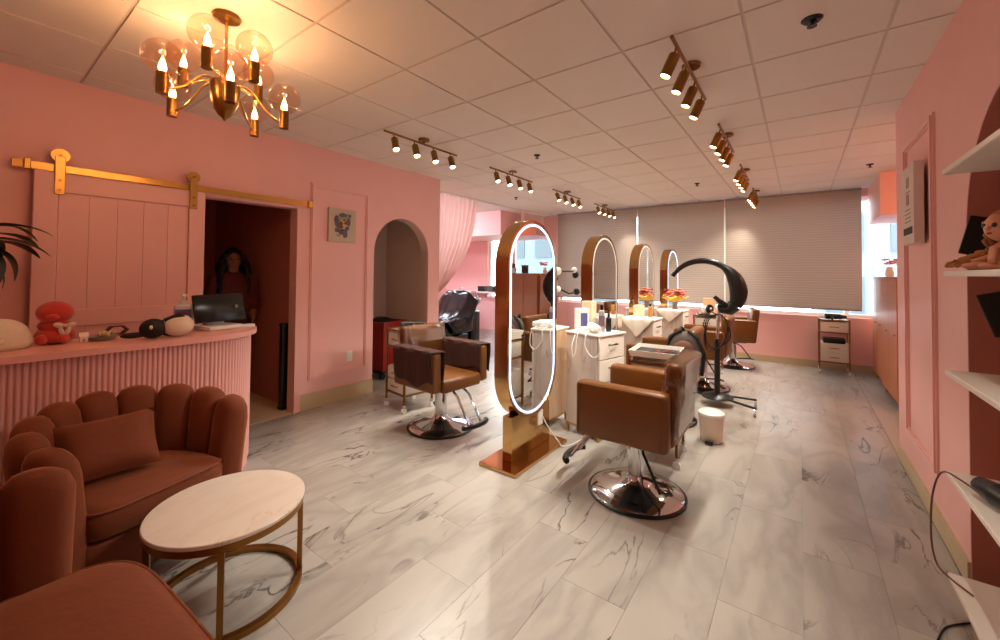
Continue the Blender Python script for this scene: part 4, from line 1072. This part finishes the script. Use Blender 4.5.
# ---- white-jointed processor lamp behind the front mirror
pr_ = thing('processor_lamp', 'black-armed hair processor with white ball joints behind the front mirror', 'hair processor', (-2.62, 4.78, 0))
MB().lathe([(.03, .06), (.05, .07), (.04, .11), (.016, .12)], 20).build('hub', BLACK, pr_)
for k in range(5):
    a = 2 * math.pi * k / 5; lg = MB().tube([(.03 * math.cos(a), .03 * math.sin(a), .085), (.26 * math.cos(a), .26 * math.sin(a), .065)], .012, 8).build('leg', BLACK, pr_)
    MB().cyl((.26 * math.cos(a) - .01, .26 * math.sin(a), .027), (.26 * math.cos(a) + .01, .26 * math.sin(a), .027), .027, n=14).build('wheel', WHITEP, lg)
MB().cyl((0, 0, .10), (0, 0, 1.42), .014, n=14).build('pole', WHITEP, pr_)
for (zp, dy, dx, za) in ((1.46, .0, .0, 0), (1.22, -.02, .02, 0)):
    b = MB().ell((dx, .06 + dy, zp), .055 if zp > 1.4 else .04, n=18, k=12).build('ball_joint', WHITEP, pr_)
    MB().tube([(dx, .10 + dy, zp), (dx + .03, .30, zp - (.0 if zp > 1.4 else .07)), (dx + .03, .46, zp - (.0 if zp > 1.4 else .06))], .014, 8).build('arm', BLACK, pr_)
    if zp > 1.4: MB().ell((dx + .03, .50, zp + .02), .042, n=16, k=10).build('ball_joint', WHITEP, pr_)
    MB().ell((dx + .03, .54, zp - .05), (.05, .03, .05), n=16, k=10).build('lamp_end', BLACK, pr_)
MB().tube([(0, 0, 1.40), (-.02, .1, 1.36), (-.05, .05, 1.30)], .012, 8).build('link', BLACK, pr_)

# ---- backpack hung on the second chair
bp_ = thing('backpack', 'grey and brown backpack hanging at the arm of a tan chair', 'backpack', (-.80, 3.79, .56))
def pack(u, v):
    a = 2 * math.pi * u; ca, sa = math.cos(a), math.sin(a); k = v; prof = (1 - abs(2 * k - 1) ** 3.5) ** .5 if 0 < k < 1 else 0
    wx = .15 * prof * (1 - .15 * k); wy = .085 * prof * (1 - .25 * k)
    return (wx * math.copysign(abs(ca) ** .6, ca), wy * math.copysign(abs(sa) ** .6, sa), .38 * k)
MB().grid(pack, 28, 16, cu=True).build('bag_body', GREY, bp_, ang=80)
MB().ell((0, -.062, .22), (.09, .035, .085), n=18, k=10).build('front_pocket', mat('brown_panel', (120, 78, 58), .8), bp_, ang=80)
for s in (-1, 1): MB().tube([(s * .13, -.01, .02), (s * .155, -.04, .20), (s * .11, -.05, .33), (s * .03, -.02, .385)], .016, 8).build('strap', BLACKM, bp_, ang=80)
MB().tube(smooth_path([(-.05, .0, .37), (-.04, .06, .40), (-.01, .12, .30)]), .012, 8).build('hang_loop', BLACKM, bp_, ang=80)

# ---- tools on trolleys
def tool_tray(label, loc, rz, w_, d):
    t = thing('tool_tray', label, 'tray', loc, rz)
    tub('tray', WHITE, t, w_ / 2 - .01, w_ / 2, d / 2 - .01, d / 2, 0, .045, .006)
    MB().b2(-w_ / 2 + .012, w_ / 2 - .012, -d / 2 + .012, d / 2 - .012, .008, .016).build('liner', BLACKM, t, smooth=False)
tool_tray('white tool tray with dark liner on the trolley behind the front chair', (-.92, 3.36, .792), R(95), .375, .355)
random.seed(21)
for k in range(5):
    cb = thing('clip', ['silver sectioning clip at the tray end by the mirrors', 'silver sectioning clip beside the inner red clip', 'red sectioning clip next to the silver ones', 'red sectioning clip between a red and a silver clip', 'silver sectioning clip at the tray end by the backrest'][k], 'clip', (-1.01 + .05 * k, 3.31 + .025 * k, .809), random.uniform(0, 3), 'clips in the tool tray')
    m_ = RED if k in (2, 3) else CHROME
    MB().box((0, .004, .006), (.09, .010, .005), rz=.12, bev=.002, seg=1).build('jaw', m_, cb); MB().box((0, -.004, .006), (.09, .010, .005), rz=-.12, bev=.002, seg=1).build('jaw', m_, cb)
    MB().cyl((-.0, 0, .0), (0, 0, .012), .007, n=10).build('pin', m_, cb)
def hair_dryer(label, loc, rz, m_, parent=None):
    t = thing('hair_dryer', label, 'hair dryer', loc, rz)
    MB().cyl((-.10, 0, .042), (.09, 0, .042), .040, .036, 20).build('barrel', m_, t); MB().cyl((.09, 0, .042), (.15, 0, .042), .028, .022, 18).build('nozzle', m_, t)
    MB().cyl((-.105, 0, .042), (-.10, 0, .042), .034, .038, 20).build('rear_grille', BLACK, t)
    MB().cyl((-.02, -.02, .034), (-.05, -.15, .018), .018, .015, 14).build('handle', m_, t)
    return t
hair_dryer('white hair dryer lying on the crowded cabinet beside the front mirror', (-1.47, 3.40, CT + .002), R(-50), WHITEP)
hair_dryer('black hair dryer on the trolley under the window blinds', (.40, 7.80, .784), R(10), BLACK)
hair_dryer('black hair dryer on the trolley beside the arch', (-3.36, 2.93, .825), R(60), BLACK)
P = [[(-1.50, 3.34, CT + .02), (-1.49, 3.27, .90), (-1.49, 3.255, .80), (-1.42, 3.25, .72), (-1.36, 3.26, .76), (-1.37, 3.27, .88), (-1.40, 3.34, CT + .012)],
     [(-1.55, 3.36, CT + .012), (-1.57, 3.275, .90), (-1.585, 3.262, .74), (-1.61, 3.265, .70), (-1.62, 3.27, .80), (-1.62, 3.36, CT + .012)],
     [(-1.70, 2.90, .26), (-1.66, 2.92, .18), (-1.60, 2.98, .06), (-1.575, 3.02, .006), (-1.53, 3.12, .006), (-1.52, 3.2, .006), (-1.50, 3.27, .02), (-1.47, 3.27, .12)]]
for q, lb in zip(P, ('white dryer cord looped down the marble cabinet side, wider loop', 'white dryer cord looped down the marble cabinet side, narrow loop', 'white power cord running from the gold mirror socket across the floor')):
    tag(MB().tube(smooth_path(q), .005, 6).build('power_cord', WHITEP, ang=80), lb, 'cord')
def bottle(label, loc, r_, h, m_, capm, lab=None):
    t = thing('product_bottle', label, 'bottle', loc)
    MB().lathe([(r_ * .95, 0), (r_, .004), (r_, h * .72), (r_ * .9, h * .78), (r_ * .45, h * .82)], 18).build('bottle_body', m_, t, ang=50)
    MB().lathe([(r_ * .5, h * .81), (r_ * .5, h), (r_ * .3, h * 1.01)], 14).build('cap', capm, t)
    if lab: MB().lathe([(r_ + .0006, h * .2), (r_ + .0006, h * .6)], 18, cap=False).build('label_band', lab, t, ang=50)
def carton(label, loc, d, m_, rz=0, lab=None):
    t = thing('product_box', label, 'box', loc, rz)
    MB().box((0, 0, d[2] / 2), d, bev=.003, seg=1).build('carton', m_, t)
    if lab: MB().b2(d[0] / 2, d[0] / 2 + .001, -d[1] * .3, d[1] * .3, d[2] * .2, d[2] * .8).build('print_panel', lab, t, smooth=False)
    else: MB().box((0, 0, d[2] + .0008), (d[0] * .9, .012, .0016)).build('tape', WHITEP, t)
carton('white product box with violet panel on the crowded marble cabinet', (-1.635, 3.50, CT), (.09, .11, .20), WHITEP, R(-40), PURPLE)
carton('cream carton on the crowded marble cabinet behind the violet-panel box', (-1.625, 3.635, CT), (.11, .09, .26), mat('cream_card', (226, 206, 172), .7), R(-10))
bottle('slim dark-banded spray can on the crowded marble cabinet', (-1.45, 3.52, CT), .027, .24, GREYP, BLACK, mat('plum_label', (110, 84, 96), .5))
bottle('small black bottle beside the spray can on the marble cabinet', (-1.40, 3.56, CT), .024, .16, BLACK, BLACK)
bottle('white squat bottle at the edge of the crowded marble cabinet', (-1.53, 3.60, CT), .035, .15, WHITEP, WHITEP)
bottle('rose and black bottle on the oak cabinet by the front mirror', (-1.92, 3.36, CT), .024, .22, PNKP, BLACK)
bottle('clear grey bottle on the oak cabinet by the front mirror', (-2.02, 3.40, CT), .032, .20, GREYP, WHITEP)
bottle('white pump bottle on the oak cabinet by the front mirror', (-1.93, 3.48, CT), .026, .18, WHITEP, CHROME)
bottle('silver can on the second cabinet facing the shampoo area', (-1.92, 4.90, CT + .008), .028, .19, CHROME, BLACK)
bottle('black bottle on the second cabinet facing the shampoo area', (-2.06, 4.97, CT), .03, .20, BLACK, BLACK)
bottle('silver squat jar on the second cabinet facing the shampoo area', (-2.08, 5.04, CT), .04, .12, CHROME, BLACK)
carton('cream box on the cabinet beside the chair with the backpack', (-1.60, 5.06, CT), (.10, .12, .14), mat('cream_card', (226, 206, 172), .7))
bottle('amber bottle on the cabinet beside the chair with the backpack', (-1.47, 5.08, CT), .025, .16, mat('amber_plastic', (190, 130, 60), .3), BLACK)
# flowers, card and fan on the third cabinet
fv = thing('flower_vase', 'orange flowers in yellow wrapping in a glass vase by the last mirror', 'flowers', (-1.50, 6.42, CT + .008))
MB().lathe([(.04, 0), (.045, .01), (.035, .06), (.05, .12), (.048, .12), (.03, .06), (.01, .012)], 20).build('vase', GREYP, fv, ang=50)
def wrap(u, v):
    a = 2 * math.pi * u; r_ = .05 + .17 * v + .02 * math.sin(a * 7) * v; return (r_ * math.cos(a) * .8, r_ * math.sin(a), .11 + .07 * v + .02 * math.sin(a * 5) * v)
MB().grid(wrap, 42, 6, cu=True).build('paper_wrap', YEL, fv, ang=70)
blossoms(fv, (0, 0, .18), .14, 22, [ORN, PNKP, mat('dark_red_petal', (120, 30, 30), .6), ORN], 8, .036)
trolley('white drawer trolley carrying the small desk fan', (-1.07, 6.52, 0), R(0), .32, .30, .86)
fan = thing('desk_fan', 'small white and black desk fan on a trolley by the flowers', 'fan', (-1.07, 6.47, .845), R(-35))
MB().box((0, 0, .008), (.22, .15, .016), bev=.004).build('tray', BLACK, fan)
MB().box((-.03, 0, .075), (.11, .10, .118), bev=.03, seg=3).build('housing', WHITEP, fan, ang=60)
carton('peach-printed card box standing behind the small desk fan', (-1.07, 6.62, .845), (.17, .04, .24), mat('peach_card', (230, 186, 140), .7, var=.2, scale=30), 0)
hd_ = MB().cyl((.03, 0, .10), (.055, 0, .10), .062, .058, 24).build('fan_head', BLACK, fan); MB().ell((.058, 0, .10), (.012, .018, .018), n=12, k=8).build('fan_boss', WHITEP, hd_)
MB().tube([(.05, 0, .07), (.09, .02, .045), (.13, .03, .03)], .010, 8).build('handle', BLACK, fan)
wp = on_z(693, 440, 0)
wbn = thing('waste_bin', 'small cream pedal bin with white lid behind the front chair', 'bin', (-.62, 3.92, 0))
MB().lathe([(.075, 0), (.085, .01), (.10, .22), (.10, .225)], 24).build('bucket', mat('cream_plastic', (226, 204, 186), .4), wbn, ang=50)
MB().lathe([(.104, .225), (.104, .245), (.08, .262), (.01, .268)], 24).build('lid', WHITEP, wbn, ang=50)
MB().box((0, -.095, .015), (.06, .06, .012), bev=.003).build('pedal', BLACK, wbn)

# ---- person standing in the dark hall
ps = thing('person', 'person with long curly black hair in a red patterned top, standing in the doorway', 'person', (-5.0, 1.83, .003), R(-12))
def remesh(o, vox, it=6):
    r_ = o.modifiers.new('remesh', 'REMESH'); r_.mode = 'VOXEL'; r_.voxel_size = vox; r_.use_smooth_shade = True
    sm = o.modifiers.new('smooth', 'SMOOTH'); sm.iterations = it; sm.factor = .5
def limb(mb, pts):
    for (p, r0), (q, r1) in zip(pts, pts[1:]):
        mb.cyl(p, q, r0, r1, 14); mb.ell(q, r1, n=14, k=8)
    mb.ell(pts[0][0], pts[0][1], n=14, k=8)
b = MB()
b.ell((0, 0, 1.545), (.092, .076, .112), n=20, k=14)                       # head (faces +X)
b.ell((.035, 0, 1.50), (.055, .052, .062), n=16, k=10)                     # jaw
b.ell((.094, 0, 1.535), (.018, .013, .026), n=10, k=8)                     # nose
b.ell((.088, 0, 1.493), (.010, .024, .008), n=10, k=8)                     # lips
for s in (-1, 1):
    b.ell((.0, s * .078, 1.535), (.018, .012, .030), n=10, k=8)            # ears
    b.ell((.080, s * .032, 1.565), (.012, .022, .010), n=10, k=8)          # brows
limb(b, [((0, 0, 1.46), .052), ((-.01, 0, 1.37), .058)])
b.ell((0, 0, 1.22), (.10, .165, .19), n=18, k=12); b.ell((0, 0, .95), (.11, .165, .15), n=18, k=12); b.ell((0, 0, 1.06), (.09, .135, .14), n=18, k=12)
for s in (-1, 1):
    limb(b, [((0, s * .165, 1.335), .055), ((-.02, s * .215, 1.08), .043), ((.14, s * .17, .93), .030)])
    limb(b, [((0, s * .085, .90), .088), ((.015, s * .09, .49), .055), ((-.01, s * .09, .085), .036)])
    b.ell((.05, s * .09, .04), (.12, .045, .04), n=14, k=8)
    hx, hy, hz = .17, s * .165, .915
    b.ell((hx + .02, hy, hz), (.045, .018, .038), n=12, k=8)
    for j, (dz, L_) in enumerate(((.028, .065), (.010, .075), (-.009, .07), (-.027, .055))):
        limb(b, [((hx + .05, hy, hz + dz), .0095), ((hx + .05 + L_ * .5, hy - s * .004, hz + dz - .008), .009), ((hx + .045 + L_ * .9, hy - s * .022, hz + dz - .02), .0075)])
    limb(b, [((hx + .0, hy - s * .01, hz + .032), .011), ((hx + .03, hy - s * .03, hz + .052), .0095), ((hx + .055, hy - s * .038, hz + .055), .008)])
o = b.build('body', SKIN, ps, ang=180); remesh(o, .009, 3)
for s in (-1, 1): MB().ell((.083, s * .032, 1.548), (.010, .013, .008), n=10, k=8).build('eye', BLACK, ps)
sh_ = MB(); sh_.ell((0, 0, 1.22), (.118, .185, .205), n=18, k=12); sh_.ell((0, 0, .98), (.128, .185, .16), n=18, k=12); sh_.ell((0, 0, 1.08), (.11, .155, .15), n=18, k=12)
for s in (-1, 1): limb(sh_, [((0, s * .165, 1.335), .07), ((-.02, s * .215, 1.10), .06), ((.06, s * .195, 1.01), .056)])
o = sh_.build('top', SHIRT, ps, ang=180); remesh(o, .014, 4)
tr3 = MB(); tr3.ell((0, 0, .93), (.125, .18, .14), n=18, k=12)
for s in (-1, 1): limb(tr3, [((0, s * .085, .90), .102), ((.015, s * .09, .49), .07), ((-.01, s * .09, .10), .06)])
o = tr3.build('trousers', TROUS, ps, ang=180); remesh(o, .014, 4)
hr = MB(); random.seed(2)
hr.ell((-.022, 0, 1.585), (.098, .092, .098), n=20, k=14)
for k in range(70):
    a = R(random.uniform(50, 310)); x0, y0_ = -.01 + .085 * math.cos(a), .088 * math.sin(a)
    if math.cos(a) > .1: x0 = min(x0, .045)
    L_ = random.uniform(.30, .52); ph = random.uniform(0, 6); pts = []
    for j in range(16):
        f = j / 15; sp = 1 + .75 * math.sin(min(1, f * 1.4) * 1.57)
        pts.append((x0 * sp + .014 * math.sin(f * 15 + ph), y0_ * sp + .014 * math.cos(f * 15 + ph), 1.60 - L_ * f))
    hr.tube(pts, [.016] * 14 + [.012, .005], 6)
hr.build('hair', HAIR, ps, ang=80)

# dark pouches in the open shelves of two trolleys
for lb, loc, rz in (('black tool pouch in the open shelf of the trolley under the blinds', (.40, 7.80, .441), 0), ('black tool pouch in the open shelf of the trolley beside the arch', (-3.36, 2.94, .441), R(-8))):
    t = thing('tool_pouch', lb, 'pouch', loc, rz)
    MB().box((0, 0, .035), (.26, .22, .07), bev=.02, seg=3).build('pouch', BLACKM, t, ang=60)
    MB().box((0, -.09, .075), (.20, .03, .012), bev=.004).build('zip_flap', GREY, t)
